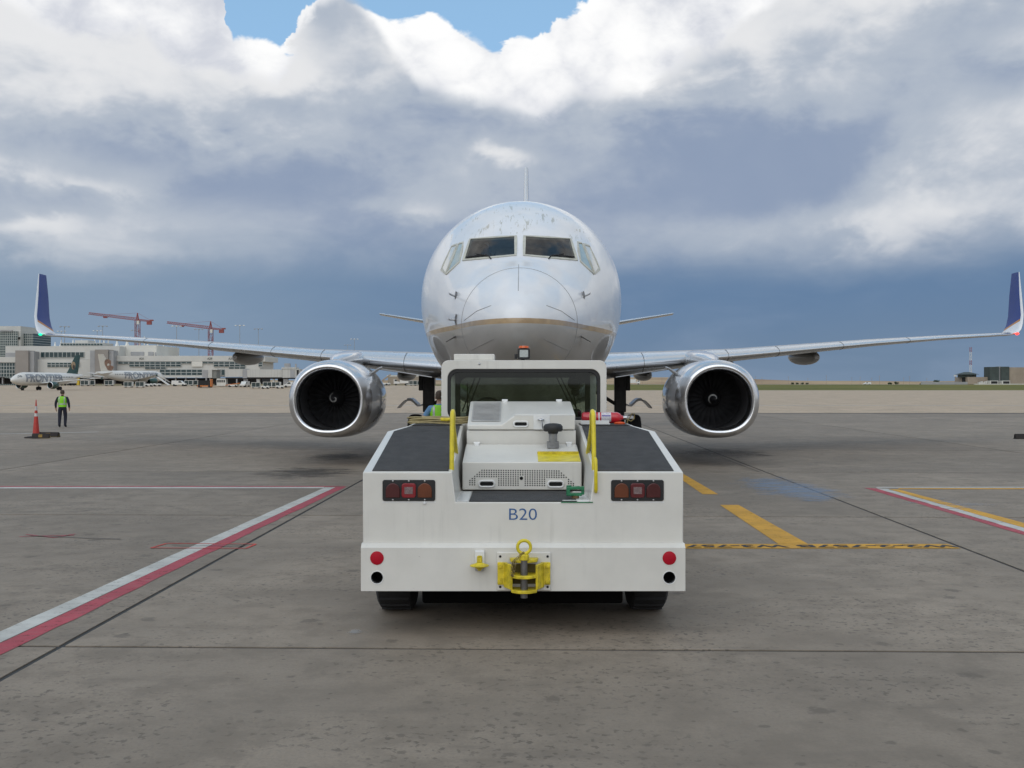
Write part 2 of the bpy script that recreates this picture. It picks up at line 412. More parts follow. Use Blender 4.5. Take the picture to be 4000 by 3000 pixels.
M_ro = paint('red_survey_paint', (.55, .05, .03), .5)
def sheet(name, pts, mat, z=.004):
    m = MB(); pts = [Vector(p) for p in pts]
    o = m.add([(p.x, p.y, z) for p in pts], [tuple(range(len(pts)))]).build(name, mat, apron, fix=False)
    if o.data.polygons[0].normal.z < 0: o.data.flip_normals()
    return o
def gq(*pp): return [G(*p) for p in pp]
def ext(a, b, k):      # carry a stripe on towards the viewer
    return b + (a - b) * k
def stripe(name, far_l, far_r, near_l, near_r, mat, k=1.0, z=.004):
    fl, fr, nl_, nr = (G(*p) for p in (far_l, far_r, near_l, near_r))
    rnd = random.Random(int(far_l[0])); a0, a1, b1, b0 = fl, fr, ext(nr, fr, k), ext(nl_, fl, k); L_, R_ = [], []; jit = .014 if 'red' in name else .006; n = 60; e1 = e2 = 0
    for i in range(n + 1):
        e1 = e1 * .6 + rnd.uniform(-jit, jit); e2 = e2 * .6 + rnd.uniform(-jit, jit) * .5; q = i / n
        L_.append(a0.lerp(b0, q) + Vector((e2 if 'red' in name else e1, 0, 0))); R_.append(a1.lerp(b1, q) + Vector((e1 if 'red' in name else e2, 0, 0)))
    m = MB(); m.add([(v.x, v.y, z) for v in L_ + R_], [(i, i + 1, n + 2 + i, n + 1 + i) for i in range(n)]); o = m.build(name, mat, apron, fix=False)
    if o.data.polygons[0].normal.z < 0: o.data.flip_normals()
    return o
stripe('white_stripe', (703, 1053), (725, 1053), (0, 1364.6), (0, 1389), M_pw, 1.6)
stripe('red_stripe', (726, 1052.4), (749, 1051), (0, 1390), (0, 1415), M_pr, 1.6)
sheet('white_stripe', [Vector((-26, 20.35, 0)), Vector((-26, 20.62, 0)), G(700, 1052.2), G(700, 1055)], M_pw)
sheet('red_stripe', [Vector((-26, 20.63, 0)), Vector((-26, 20.85, 0)), G(748, 1050.4), G(712, 1052.0)], M_pr)
stripe('red_stripe', (1866, 1054), (1893, 1055.4), (2212, 1156), (2212, 1149), M_pr, 1.5)
stripe('white_stripe', (1893.5, 1055.6), (1918, 1056.4), (2212, 1148.7), (2212, 1140.8), M_pw, 1.5)
stripe('yellow_stripe', (1919, 1057.2), (1940, 1057.2), (2212, 1140.4), (2212, 1130), M_py, 1.5)
sheet('white_stripe', [G(1893, 1054.6), G(1893, 1052.0), Vector((26, 20.75, 0)), Vector((26, 20.5, 0))], M_pw2)
sheet('yellow_stripe', [G(1941, 1057.0), G(1941, 1055.0), Vector((26, 20.48, 0)), Vector((26, 20.25, 0))], M_py, .0045)
sheet('yellow_stripe', gq((1440, 1014), (1459, 1014), (1551.6, 1068), (1518, 1068)), M_py)
sheet('yellow_stripe', gq((1555, 1091), (1595.3, 1091), (1745, 1175.2), (1681, 1175.2)), M_py)
sheet('yellow_stripe', gq((1380, 1185.5), (1380, 1175.6), (2046, 1175.6), (2076, 1185.5)), M_py, .0045)
# stand codes painted on the yellow bar; they face a pilot coming the other way, so they stand on their heads from here
for body, px, wd in (('W3-757', 1590, 1.30), ('W2-2-757B', 1893, 2.02)):
    me = text_mesh(body, .30, .008); xs_ = [v.co.x for v in me.vertices]; k = wd / (max(xs_) - min(xs_))
    c0 = G(px, 1180.4); me.transform(Matrix.Translation((c0.x, c0.y, .008)) @ Matrix.Rotation(math.pi, 4, 'Z') @ Matrix.Diagonal((k, .95, 1, 1)))
    me.materials.clear(); me.materials.append(M_pk)
    o = bpy.data.objects.new('stand_code', me); C.objects.link(o); o.parent = apron
# red survey marks sprayed round cracks
def spray(pts, wd, mat, closed=True, z=.006, name='survey_mark'):
    m = MB(); L = len(pts)
    for i in range(L if closed else L - 1):
        a, b = G(*pts[i]), G(*pts[(i + 1) % L]); t = (b - a).normalized(); s = Vector((-t.y, t.x, 0)) * wd / 2
        m.add([(a + s)[:2] + (z + i * .0004,), (b + s)[:2] + (z + i * .0004,), (b - s)[:2] + (z + i * .0004,), (a - s)[:2] + (z + i * .0004,)], [(0, 1, 2, 3)])
    o = m.build(name, mat, apron)
    return o
spray([(326, 1184.5), (360, 1174.5), (553, 1176), (531, 1185.5)], .035, M_ro)
spray([(42, 1160), (110, 1157.5), (160, 1157)], .03, M_pr, False); spray([(56, 1155), (118, 1162), (163, 1154)], .03, M_pr, False)
M_crack = pm('crack', (.06, .055, .052), .9)
spray([(372, 1179), (405, 1180.5), (455, 1180), (495, 1181.5), (536, 1179)], .02, M_crack, False, .0095, 'crack')
spray([(66, 1158.4), (120, 1160), (180, 1163), (262, 1166)], .025, M_crack, False, .009, 'crack')
spray([(1556, 988), (1640, 1020)], .02, M_crack, False, .009, 'crack')
# blue chalky smear, scraps of old white paint
def smear(name, col, thr):
    m = bpy.data.materials.new(name); m.use_nodes = True; t = m.node_tree; b = t.nodes['Principled BSDF']
    geo = t.nodes.new('ShaderNodeNewGeometry').outputs['Position']; ob = t.nodes.new('ShaderNodeTexCoord').outputs['Generated']
    n = noise_n(t, mapping(t, geo, (1.0, 2.2, 1)), 1.6, 7, .7, .8)
    g = t.nodes.new('ShaderNodeTexGradient'); g.gradient_type = 'SPHERICAL'
    t.links.new(mapping(t, ob, (2, 2, 0), (-1, -1, 0)), g.inputs[0])
    al = (n * 1.5 - .3 + N(t, g.outputs[0]).f('POWER', .6) * .75).step(thr, thr + .35) * .5
    t.links.new(al.s, b.inputs['Alpha']); b.inputs['Base Color'].default_value = (*col, 1); b.inputs['Roughness'].default_value = .85
    return m
def smear_at(name, px0, px1, py0, py1, mat, z=.006):
    a, b = G(px0, py1), G(px1, py0)
    cx = (G((px0 + px1) / 2, (py0 + py1) / 2)).x; hw = (px1 - px0) / 2 / F * (a.y + b.y) / 2
    m = MB(); m.add([(cx - hw, a.y, z), (cx + hw, a.y, z), (cx + hw, b.y, z), (cx - hw, b.y, z)], [(0, 1, 2, 3)]); return m.build(name, mat, apron)
M_blue = smear('blue_chalk', (.24, .33, .46), .78); M_wsm = smear('white_scuff', (.42, .42, .41), .95); M_dksm = smear('dark_smear', (.035, .033, .033), .75)
smear_at('chalk_smear', 1590, 1850, 1022, 1100, M_blue)
smear_at('paint_scuff', 742, 790, 1352, 1378, M_wsm)
smear_at('paint_scuff', 1900, 2240, 1065, 1125, smear('pale_scuff', (.34, .35, .37), .98), .0062)
smear_at('dark_smear', 520, 800, 1005, 1040, M_dksm, .0064)  # soft, noisy dark patches laid on the slabs
smear_at('dark_smear', 640, 800, 975, 1000, M_dksm, .0066)
smear_at('dark_smear', 1440, 1700, 965, 995, M_dksm, .0066)
# white hold line and dark expansion strips far out on the taxiway
m = MB(); m.box((-200, 99, .004), (200, 100.2, .008)); tag(m.build('taxiway_line', M_pw2), kind='structure')
a, b = G(0, 941), G(205, 934)
m = MB(); m.add([(a.x - 3, a.y - .3, .006), (b.x, b.y, .006), (b.x, b.y + .5, .006), (a.x - 3, a.y + .2, .006)], [(0, 1, 2, 3)]); m.build('white_stripe', M_pw2, apron)

# far hills: dry, low
def hill_mat():
    m = bpy.data.materials.new('dry_hill'); m.use_nodes = True; t = m.node_tree; b = t.nodes['Principled BSDF']
    co = t.nodes.new('ShaderNodeNewGeometry').outputs['Position']
    n1 = noise_n(t, mapping(t, co, (.0025, .002, .06)), 1.0, 7, .6, .5); n2 = noise_n(t, co, .03, 5, .6)
    c_ = mixc(t, n1.step(.3, .7), (.30, .215, .15), (.47, .36, .24)); c_ = mixc(t, n2.step(.5, .75) * .4, c_, (.20, .18, .11))
    t.links.new(c_, b.inputs['Base Color']); b.inputs['Roughness'].default_value = .95; b.inputs['Specular IOR Level'].default_value = 0
    return m
m = MB(); rings = []
prof = lambda x: 1 + .35 * math.sin(x * .0021 + 1.0) + .25 * math.sin(x * .0047) + .1 * math.sin(x * .013)
for i in range(121):
    x = -6000 + i * 100
    hgt = 15.5 * prof(x) * (1.0 if x < 900 else max(.55, 1 - (x - 900) / 4000)) 
    rings.append([(x, 2300, -1), (x, 2600, hgt * .45), (x, 3000, hgt * .85), (x, 3300, hgt), (x, 4200, hgt * .9), (x, 5200, -1)])
m.loft(rings, caps=False, closed=False)
tag(m.build('hills', hill_mat(), smooth=80), kind='structure')

# ================================================================== THE AIRLINER
NOSE_D = 14.4
M_chrome = pm('polished_aluminium', (.74, .74, .75), .24, 1.0, var=.05, scale=3, rvar=.05)
M_lead = pm('brushed_leading_edge', (.78, .79, .80), .27, 1.0, var=.03, scale=.8, rvar=.03)
M_wing = pm('wing_grey_paint', (.38, .37, .355), .42, .0, var=.10, scale=1.5, coat=.3)
M_nac = pm('nacelle_paint', (.56, .56, .57), .16, .15, var=.05, scale=2.5, coat=.8, rvar=.05)
M_dkm = pm('dark_titanium_blades', (.075, .075, .08), .36, .6, var=.25)
M_liner = pm('inlet_liner', (.055, .055, .058), .6, .2, var=.15)
M_blk = pm('black_rubber', (.018, .018, .019), .8, var=.3, scale=20, bump=.2, bscale=90)
M_gear = pm('gear_dark_metal', (.035, .034, .034), .5, .4, var=.3)
M_steel = pm('steel', (.45, .45, .46), .32, 1.0, var=.12)
M_wblue = pm('winglet_blue_paint', (.012, .035, .19), .25, var=.08, coat=.6)
M_gold = pm('gold_paint', (.42, .25, .085), .35, var=.12, coat=.3)
M_wwh = pm('aircraft_white_paint', (.74, .75, .76), .22, var=.05, coat=.6)
M_greyp = pm('aircraft_grey_paint', (.42, .42, .43), .28, var=.06, coat=.4)
M_frame = pm('window_frame_paint', (.50, .49, .42), .45, var=.12)
M_line = pm('dark_seam', (.10, .095, .09), .6, var=.2)
M_strip = pm('diverter_strip', (.27, .26, .25), .5, var=.2)

def fus_mat():
    m = bpy.data.materials.new('fuselage_livery'); m.use_nodes = True; t = m.node_tree; b = t.nodes['Principled BSDF']
    co = t.nodes.new('ShaderNodeTexCoord').outputs['Object']; sp = t.nodes.new('ShaderNodeSeparateXYZ'); t.links.new(co, sp.inputs[0])
    x, y, z = (N(t, sp.outputs[i]) for i in range(3))
    n = noise_n(t, co, 1.2, 5, .6); wv = noise_n(t, co, 5.0, 6, .6)
    white = mixc(t, n.step(.3, .7), (.70, .71, .73), (.78, .785, .79))
    grey = mixc(t, n.step(.3, .7), (.335, .325, .31), (.40, .385, .365))
    gold = mixc(t, wv.step(.35, .7), (.32, .215, .11), (.42, .29, .15))
    zz = z + (y * y) * .0004 + (wv - .5) * .006
    c_ = mixc(t, zz.step(2.888, 2.894), grey, gold); c_ = mixc(t, zz.step(2.962, 2.968), c_, white)
    # flaked paint in rows over the cockpit roof and beside the nose
    fl = noise_n(t, mapping(t, co, (19, 2.5, 1.2), (2.2, 0, 0)), 1.0, 6, .7); pa = noise_n(t, mapping(t, co, (1.6, 1.6, 1.2), (5, 1, 3)), 1.0, 3, .5)
    reg = z.step(4.40, 4.55) * (y * -1.0).step(-4.6, -3.6)
    c_ = mixc(t, fl.step(.555, .61) * pa.step(.43, .52) * reg * .85, c_, (.42, .40, .32))
    # rivet rows and skin laps
    rv = (y * 22).f('FRACT').step(.32, .40) * 1.0
    ln = ((y - .35).f('MODULO', 1.27) * 1.0).step(.012, .004) * y.step(3.0, 3.1)
    c_ = mixc(t, ln * .35, c_, (.3, .3, .3))
    st = noise_n(t, mapping(t, co, (3.5, .5, 6)), 1.0, 5, .6)
    c_ = mixc(t, st.step(.55, .8) * .12, c_, (.42, .40, .38))
    t.links.new(c_, b.inputs['Base Color'])
    t.links.new((n * .12 + .26).s, b.inputs['Roughness']); b.inputs['Coat Weight'].default_value = .6; b.inputs['Coat Roughness'].default_value = .04
    bu = t.nodes.new('ShaderNodeBump'); bu.inputs['Strength'].default_value = .16; bu.inputs['Distance'].default_value = .02
    t.links.new((noise_n(t, mapping(t, co, (1, .8, 1)), 2.6, 3, .5) + ln * -.05).s, bu.inputs['Height']); t.links.new(bu.outputs[0], b.inputs['Normal'])
    return m
M_fus = fus_mat()

air = thing('airliner', 'large white twin-engine airliner facing us, grey belly, gold stripe and blue winglets', 'airplane', (.09, NOSE_D, 0), -.0165)
AM = Matrix.Translation((.09, NOSE_D, 0)) @ Matrix.Rotation(-.0165, 4, 'Z'); AMI = AM.inverted()

S_ = [0, .012, .04, .10, .22, .40, .70, 1.0, 1.3, 1.65, 1.95, 2.25, 2.55, 3.0, 3.6, 4.2, 4.9, 5.6, 7.0, 24, 30, 38.2]
fT = pchip(S_, [2.92, 2.99, 3.06, 3.15, 3.27, 3.39, 3.555, 3.69, 3.80, 3.915, 4.03, 4.25, 4.46, 4.74, 5.04, 5.27, 5.44, 5.52, 5.55, 5.55, 5.45, 5.0])
fB = pchip(S_, [2.88, 2.81, 2.74, 2.65, 2.53, 2.42, 2.28, 2.17, 2.09, 2.00, 1.93, 1.87, 1.81, 1.73, 1.66, 1.61, 1.57, 1.55, 1.54, 1.54, 2.3, 4.3])
fW = pchip(S_, [.01, .09, .165, .26, .385, .51, .665, .775, .872, .985, 1.09, 1.205, 1.315, 1.46, 1.635, 1.765, 1.85, 1.875, 1.88, 1.88, 1.5, .35])
fC = pchip(S_, [2.9, 2.9, 2.9, 2.9, 2.9, 2.91, 2.92, 2.94, 2.97, 3.02, 3.07, 3.12, 3.18, 3.27, 3.39, 3.49, 3.57, 3.61, 3.63, 3.63, 3.9, 4.65])
fE = pchip([0, 1.3, 1.95, 2.5, 3.2, 4.5, 6], [2.0, 2.0, 2.12, 2.25, 2.15, 2.04, 2.0])     # squarer shoulders at the windscreen
def ring(s, n=96, off=0.0):
    T, B, W, Z, e = fT(s) + off, fB(s) - off, fW(s) + off, fC(s), fE(s)
    r = []
    for k in range(n):
        a = 2 * math.pi * k / n; ca, sa = math.cos(a), math.sin(a); q = 2 / (e if sa > 0 else 2.0)
        x = W * math.copysign(abs(ca) ** q, ca); z = Z + ((T - Z) if sa > 0 else (Z - B)) * math.copysign(abs(sa) ** q, sa)
        r.append((x, s, z))
    return r
ss = [0, .012, .04, .1, .16, .22, .3, .4] + [.4 + .1 * k for k in range(1, 56)] + [6.5, 7, 8, 10, 14, 18, 22, 24] + [25 + k for k in range(0, 14)]
fm = MB(); fm.loft([ring(s) for s in ss])
fus = fm.build('fuselage', M_fus, air, smooth=60)
bm_ = bmesh.new(); bm_.from_mesh(fus.data); bm_.transform(AM); BVH = BVHTree.FromBMesh(bm_); bm_.free()
def hit(px, py):
    """point of the fuselage skin seen at this place of the photograph, in the airliner's own coordinates, with its normal"""
    o = Vector((0, 0, H)); d = (P(px, py, 1.0) - o).normalized()
    p, nrm, _, _ = BVH.ray_cast(o, d)
    q = AMI @ p; return q, (AMI.to_3x3() @ nrm).normalized()
WIN = {  # cockpit panes (picture-left ones; the others are mirrored about the airliner's own axis)
    'front': [(1016.5, 517), (1112.5, 511), (1112.5, 551), (1003, 561)],
    'side': [(1000, 525), (991.5, 527), (966, 590), (993, 565)],
    'rear': [(986.5, 529.5), (975.5, 533), (954.5, 580), (963, 591)],
}
def win_pts(key, mir, sub=6):
    w_ = WIN[key]; pts = []
    for (x0, y0), (x1, y1) in zip(w_, w_[1:] + w_[:1]):
        for k in range(sub): pts.append(hit(x0 + (x1 - x0) * k / sub, y0 + (y1 - y0) * k / sub))
    if mir: pts = [(Vector((-p.x, p.y, p.z)), Vector((-n.x, n.y, n.z))) for p, n in pts]
    return pts
def win_grid(key, mir, off, n=8, grow=.0):
    a, b, c_, d_ = WIN[key]; g = []
    for j in range(n + 1):
        row = []
        for i in range(n + 1):
            u, v = i / n, j / n
            x = (a[0] * (1 - u) + b[0] * u) * (1 - v) + (d_[0] * (1 - u) + c_[0] * u) * v; y = (a[1] * (1 - u) + b[1] * u) * (1 - v) + (d_[1] * (1 - u) + c_[1] * u) * v
            p, nn = hit(x, y); p = p + nn * off; row.append(Vector((-p.x, p.y, p.z)) if mir else p)
        g.append(row)
    return g
# hollow the flight deck out behind the window openings
M_cab_in = pm('flight_deck_lining', (.17, .175, .17), .8, var=.2)
cutters = [MB().loft([[(-.92, 2.62, 3.5), (.92, 2.62, 3.5), (.80, 2.62, 4.02), (-.80, 2.62, 4.02)], [(-1.1, 3.2, 3.5), (1.1, 3.2, 3.5), (.88, 3.2, 4.34), (-.88, 3.2, 4.34)], [(-1.2, 4.8, 3.5), (1.2, 4.8, 3.5), (1.0, 4.8, 4.7), (-1.0, 4.8, 4.7)]])]
for key in WIN:
    for mir in (0, 1):
        pts = win_pts(key, mir); nn = sum((n for _, n in pts), Vector()) / len(pts)
        inw = (Vector((0, 3.6, 4.05)) - sum((p for p, _ in pts), Vector()) / len(pts)).normalized()
        cutters.append(MB().loft([[p - inw * .22 for p, n in pts], [p + inw * (.95 if key == 'front' else .6) for p, _ in pts]]))
tmp = []
for i, cm in enumerate(cutters):
    o = cm.build('cutter', M_cab_in); o.matrix_world = AM; tmp.append(o)
    md = fus.modifiers.new('cut', 'BOOLEAN'); md.operation = 'DIFFERENCE'; md.object = o; md.solver = 'EXACT'
    md.material_mode = 'TRANSFER'
bpy.context.view_layer.update()
dg = bpy.context.evaluated_depsgraph_get()
me = bpy.data.meshes.new_from_object(fus.evaluated_get(dg)); fus.modifiers.clear(); old = fus.data; fus.data = me; me.name = 'fuselage'
shade(me, 40)
for o in tmp: bpy.data.objects.remove(o)

def glass_mat(name, tint, refl=.06, rough=.02):
    m = bpy.data.materials.new(name); m.use_nodes = True; t = m.node_tree; t.nodes.clear()
    o = t.nodes.new('ShaderNodeOutputMaterial'); mx = t.nodes.new('ShaderNodeMixShader'); tr = t.nodes.new('ShaderNodeBsdfTransparent'); gl = t.nodes.new('ShaderNodeBsdfGlossy')
    fr = t.nodes.new('ShaderNodeFresnel'); fr.inputs[0].default_value = 1.5
    co = t.nodes.new('ShaderNodeTexCoord').outputs['Object']; n = noise_n(t, co, 3, 4, .6)
    t.links.new(mixc(t, n.step(.3, .7), tuple(v * .9 for v in tint), tint), tr.inputs[0]); gl.inputs['Roughness'].default_value = rough
    t.links.new((N(t, fr.outputs[0]) * .95 + refl).s, mx.inputs[0]); t.links.new(tr.outputs[0], mx.inputs[1]); t.links.new(gl.outputs[0], mx.inputs[2]); t.links.new(mx.outputs[0], o.inputs[0])
    return m
M_cglass = glass_mat('cockpit_glass', (.78, .82, .80), .03); M_sglass = pm('sunshade_pane', (.60, .60, .56), .15, var=.06, coat=.5)
M_sglass2 = pm('pale_side_glass', (.36, .42, .40), .08, var=.1, coat=.8)
def inset(pts, k):
    c_ = sum((p for p, _ in pts), Vector()) / len(pts)
    return [p + (p - c_).normalized() * k for p, _ in pts]
for key in WIN:
    for mir in (0, 1):
        pts = win_pts(key, mir); ns = [n for _, n in pts]; L = len(pts)
        n_av = sum(ns, Vector()).normalized()
        # frame: a shallow rim standing on the skin
        fr_ = MB(); o_out = inset(pts, .036); o_in = inset(pts, -.012)
        A_ = [p + n * .008 for p, n in zip(o_out, ns)]; B_ = [p + n * .014 for p, n in zip(o_in, ns)]; C_ = [p - n * .03 for p, n in zip(o_in, ns)]; D_ = [p - n * .03 for p, n in zip(o_out, ns)]
        for a, b in ((D_, A_), (A_, B_), (B_, C_)):
            for k in range(L): fr_.add([a[k], a[(k + 1) % L], b[(k + 1) % L], b[k]], [(0, 1, 2, 3)])
        gd = win_grid(key, mir, .003); nn_ = len(gd); wn = MB().add([p for row in gd for p in row], [(j * nn_ + i, j * nn_ + i + 1, (j + 1) * nn_ + i + 1, (j + 1) * nn_ + i) for j in range(nn_ - 1) for i in range(nn_ - 1)])
        g = wn.build('cockpit_window', smooth=60, mat={'front': M_cglass, 'side': M_sglass2, 'rear': M_sglass}[key], parent=air)
        fr_.build('window_frame', M_frame, g, fix=True)
        if key == 'front':
            def on(px, py, h):
                q_, n_ = hit(px, py); q_ = q_ + n_ * h; return Vector((-q_.x, q_.y, q_.z)) if mir else q_
            wp = MB(); wp.tube([on(1061, 560, .005), on(1057, 556, .03), on(1031, 552.6, .035)], .010, 6); wp.tube([on(1008, 557.5, .022), on(1030, 555.2, .024), on(1053, 553.5, .022)], .013, 6)
            wp.build('windscreen_wiper', M_blk, air)
# surface lines that stand on the skin
def skinline(name, pxs, r, mat, mir=False, sub=14):
    pts = []
    for (a, b) in zip(pxs[:-1], pxs[1:]):
        for k in range(sub):
            u = k / sub; q, n = hit(a[0] + (b[0] - a[0]) * u, a[1] + (b[1] - a[1]) * u); pts.append(q + n * r * .3)
    q, n = hit(*pxs[-1]); pts.append(q + n * r * .3)
    if mir: pts = [Vector((-p.x, p.y, p.z)) for p in pts]
    return MB().tube(pts, r, 6).build(name, mat, air)
rr = ring(1.3, 96, .0015)
MB().tube([Vector(p) for p in rr], .0036, 6, closed=True).build('radome_seam', M_strip, air)
skinline('diverter_strip', [(1120.5, 571), (1119.5, 628)], .0042, M_strip)
for mir in (False, True):
    skinline('diverter_strip', [(1003, 692), (1030, 672), (1061, 660)], .0042, M_strip, mir)
    skinline('diverter_strip', [(1017, 757), (1066, 733)], .0042, M_strip, mir)
    for (px, py) in ((985, 641), (985, 691)) if not mir else ((985, 641),):
        q, n = hit(px, py); f_ = -1 if mir else 1
        pr = MB(); q = Vector((q.x * f_, q.y, q.z)); n = Vector((n.x * f_, n.y, n.z))
        e = q + n * .11
        pr.tube([q - n * .01, e], .014, 8); pr.tube([e + Vector((0, .04, 0)), e - Vector((0, .17, 0))], [.013, .008], 8)
        pr.add([q + Vector((0, .12, .09)), q - Vector((0, .05, -.09)), q + n * .03, q - Vector((0, .02, .10))], [(0, 1, 2), (1, 3, 2), (0, 2, 3)])
        pr.build('pitot_probe', M_steel, air)
    q, n = hit(984 if not mir else 990, 725); f_ = -1 if mir else 1
    q = Vector((q.x * f_, q.y, q.z)); n = Vector((n.x * f_, n.y, n.z))
    MB().loft([[q, q + Vector((0, .1, 0)), q + Vector((0, .1, -.02)), q + Vector((0, 0, -.02))], [q + n * .16 + Vector((0, .02, -.06)), q + n * .16 + Vector((0, .08, -.06)), q + n * .16 + Vector((0, .08, -.07)), q + n * .16 + Vector((0, .02, -.07))]]).build('angle_of_attack_vane', M_line, air)

# cabin windows and a passenger door outline down each side
for sd_ in (-1, 1):
    m = MB()
    for k in range(38):
        s = 7.6 + k * .508; a = R(21); hx = lambda z: fW(s) * math.sqrt(max(0, 1 - ((z - fC(s)) / (fT(s) - fC(s))) ** 2)) + .004
        m.add([(sd_ * hx(z), s + y, z) for y, z in ((-.10, 4.12), (.10, 4.12), (.12, 4.22), (.10, 4.44), (-.10, 4.44), (-.12, 4.22))], [(0, 1, 2, 3, 4, 5)])
    tag(m.build('cabin_windows', pm('cabin_window', (.03, .035, .04), .15, coat=.5), air), kind='stuff')
    ds = [(sd_ * (fW(s) * math.sqrt(max(0, 1 - ((z - fC(s)) / ((fT(s) - fC(s)) if z > fC(s) else (fC(s) - fB(s)))) ** 2)) + .002), s, z) for s, z in [(5.6, 3.0 + .1 * k) for k in range(18)] + [(5.6 + .1 * k, 4.75) for k in range(1, 9)] + [(6.4, 4.65 - .1 * k) for k in range(18)] + [(6.3 - .1 * k, 2.95) for k in range(7)]]
    MB().tube(ds, .006, 5, closed=True).build('door_seam', M_line, air)
# ---- wings
def airfoil(xl, s_le, chord, z, tc, f0, f1, n=14, camber=.02, wash=0.0):
    """closed section between chord fractions f0..f1, lower to upper"""
    up, lo = [], []
    for k in range(n + 1):
        u = f0 + (f1 - f0) * (1 - math.cos(math.pi * k / n)) / 2 if f0 == 0 else f0 + (f1 - f0) * k / n
        th = 5 * tc * (.2969 * math.sqrt(u) - .126 * u - .3516 * u * u + .2843 * u ** 3 - .1015 * u ** 4)
        cm_ = camber * 4 * u * (1 - u)
        up.append((xl, s_le + u * chord, z + (cm_ + th) * chord - wash * u * chord)); lo.append((xl, s_le + u * chord, z + (cm_ - th) * chord - wash * u * chord))
    return up[::-1] + lo[(1 if f0 == 0 else 0):]
WS = [(1.2, 12.9, 8.0, 2.42, .115, .03), (2.2, 13.5, 7.1, 2.50, .11, .03), (4.3, 14.75, 5.9, 2.70, .095, .025), (6.3, 15.95, 4.6, 2.88, .085, .02), (8.7, 17.35, 3.95, 3.11, .08, .015), (11.1, 18.75, 3.25, 3.34, .075, .012), (14.0, 20.45, 2.4, 3.58, .07, .01), (16.93, 22.05, 1.62, 3.78, .07, .01)]
WS0 = WS; WS = []
for a_, b_ in zip(WS0[:-1], WS0[1:]): WS += [tuple(a_[k] + (b_[k] - a_[k]) * q / 4 for k in range(6)) for q in range(4)]
WS.append(WS0[-1])
nacx, nacz = 4.86, 1.665
for sd_ in (-1, 1):
    rest = MB(); rest.loft([airfoil(sd_ * a, s, c_, z, t_, .13, 1.0, wash=w_) for a, s, c_, z, t_, w_ in WS])
    wing = rest.build('wing', M_wing, air, smooth=40)
    le = MB(); secs = [w_ for w_ in WS if w_[0] >= 1.2]
    le.loft([airfoil(sd_ * a, s - .002, c_, z, t_ * 1.012, 0, .128, wash=w_) for a, s, c_, z, t_, w_ in secs])
    le.build('leading_edge', M_lead, wing, smooth=50)
    for a in (3.3, 5.9, 7.6, 9.9, 12.5):           # slat joints
        i = max(k for k in range(len(WS) - 1) if WS[k][0] <= a); u = (a - WS[i][0]) / (WS[i + 1][0] - WS[i][0])
        q = [WS[i][k] * (1 - u) + WS[i + 1][k] * u for k in range(6)]
        jr = airfoil(sd_ * a, q[1] - .004, q[2], q[3], q[4] * 1.05, 0, .13, wash=q[5])
        MB().tube([Vector(p) for p in jr], .006, 5).build('slat_joint', M_line, wing)
    # lower slat gap under the inboard leading edge
    MB().tube([(sd_ * 2.5, 13.95, 2.235), (sd_ * 4.0, 14.85, 2.47)], .014, 6).build('slat_edge', M_wwh, wing)
    # winglet: blended out of the tip and swept up
    wl = []
    for a, s, c_, z in ((16.93, 22.05, 1.62, 3.78), (17.22, 22.25, 1.46, 3.84), (17.42, 22.45, 1.36, 3.98), (17.55, 22.62, 1.28, 4.2), (17.66, 22.8, 1.2, 4.5), (17.80, 23.25, .95, 5.3), (17.96, 23.75, .62, 6.12)):
        r_ = []
        for k in range(20):
            th = 2 * math.pi * k / 20; u = (1 - math.cos(th)) / 2; hh = .045 * c_ * math.sin(th) * (1.3 - .8 * u)
            t_ = min(1, max(0, (a - 16.93) / .6)); nx, nz = math.sin(t_ * math.pi / 2 * .95), math.cos(t_ * math.pi / 2 * .95)
            r_.append((sd_ * (a - hh * nx), s + u * c_, z + hh * nz + (0.02 * c_ if t_ == 0 else 0)))
        wl.append(r_)
    wm = MB(); wm.loft(wl)
    def wlm():
        if 'winglet_livery' in MATS: return MATS['winglet_livery']
        m = bpy.data.materials.new('winglet_livery'); m.use_nodes = True; t = m.node_tree; b = t.nodes['Principled BSDF']
        co = t.nodes.new('ShaderNodeTexCoord').outputs['Object']; sp = t.nodes.new('ShaderNodeSeparateXYZ'); t.links.new(co, sp.inputs[0])
        y, z = N(t, sp.outputs[1]), N(t, sp.outputs[2]); n = noise_n(t, co, 3, 4, .5)
        le_ = y - (z - 4.0) * .535 - 22.48                                 # distance behind the leading edge
        edge = z - (le_ - .1) * -.28
        c_ = mixc(t, edge.step(4.30, 4.31), (.72, .73, .75), (.50, .22, .07)); c_ = mixc(t, edge.step(4.38, 4.39), c_, mixc(t, n, (.022, .05, .21), (.03, .06, .25)))
        c_ = mixc(t, le_.step(.17, .16), c_, (.78, .79, .80))
        t.links.new(c_, b.inputs['Base Color']); b.inputs['Roughness'].default_value = .45; b.inputs['Specular IOR Level'].default_value = .3
        MATS['winglet_livery'] = m; return m
    wm.build('winglet', wlm(), wing, smooth=40)
    # wing-tip navigation light: red to port (picture right), green to starboard
    nav = pm('red_navigation_light', (1, .04, .03), .2, emit=3.0) if sd_ > 0 else pm('green_navigation_light', (.02, .9, .45), .2, emit=1.2)
    MB().lathe([(.0, -.10), (.035, -.08), (.05, -.02), (.045, .05), (.02, .09)], (sd_ * 17.1, 22.08, 3.80), 'Y', 12).build('navigation_light', nav, wing, smooth=60)
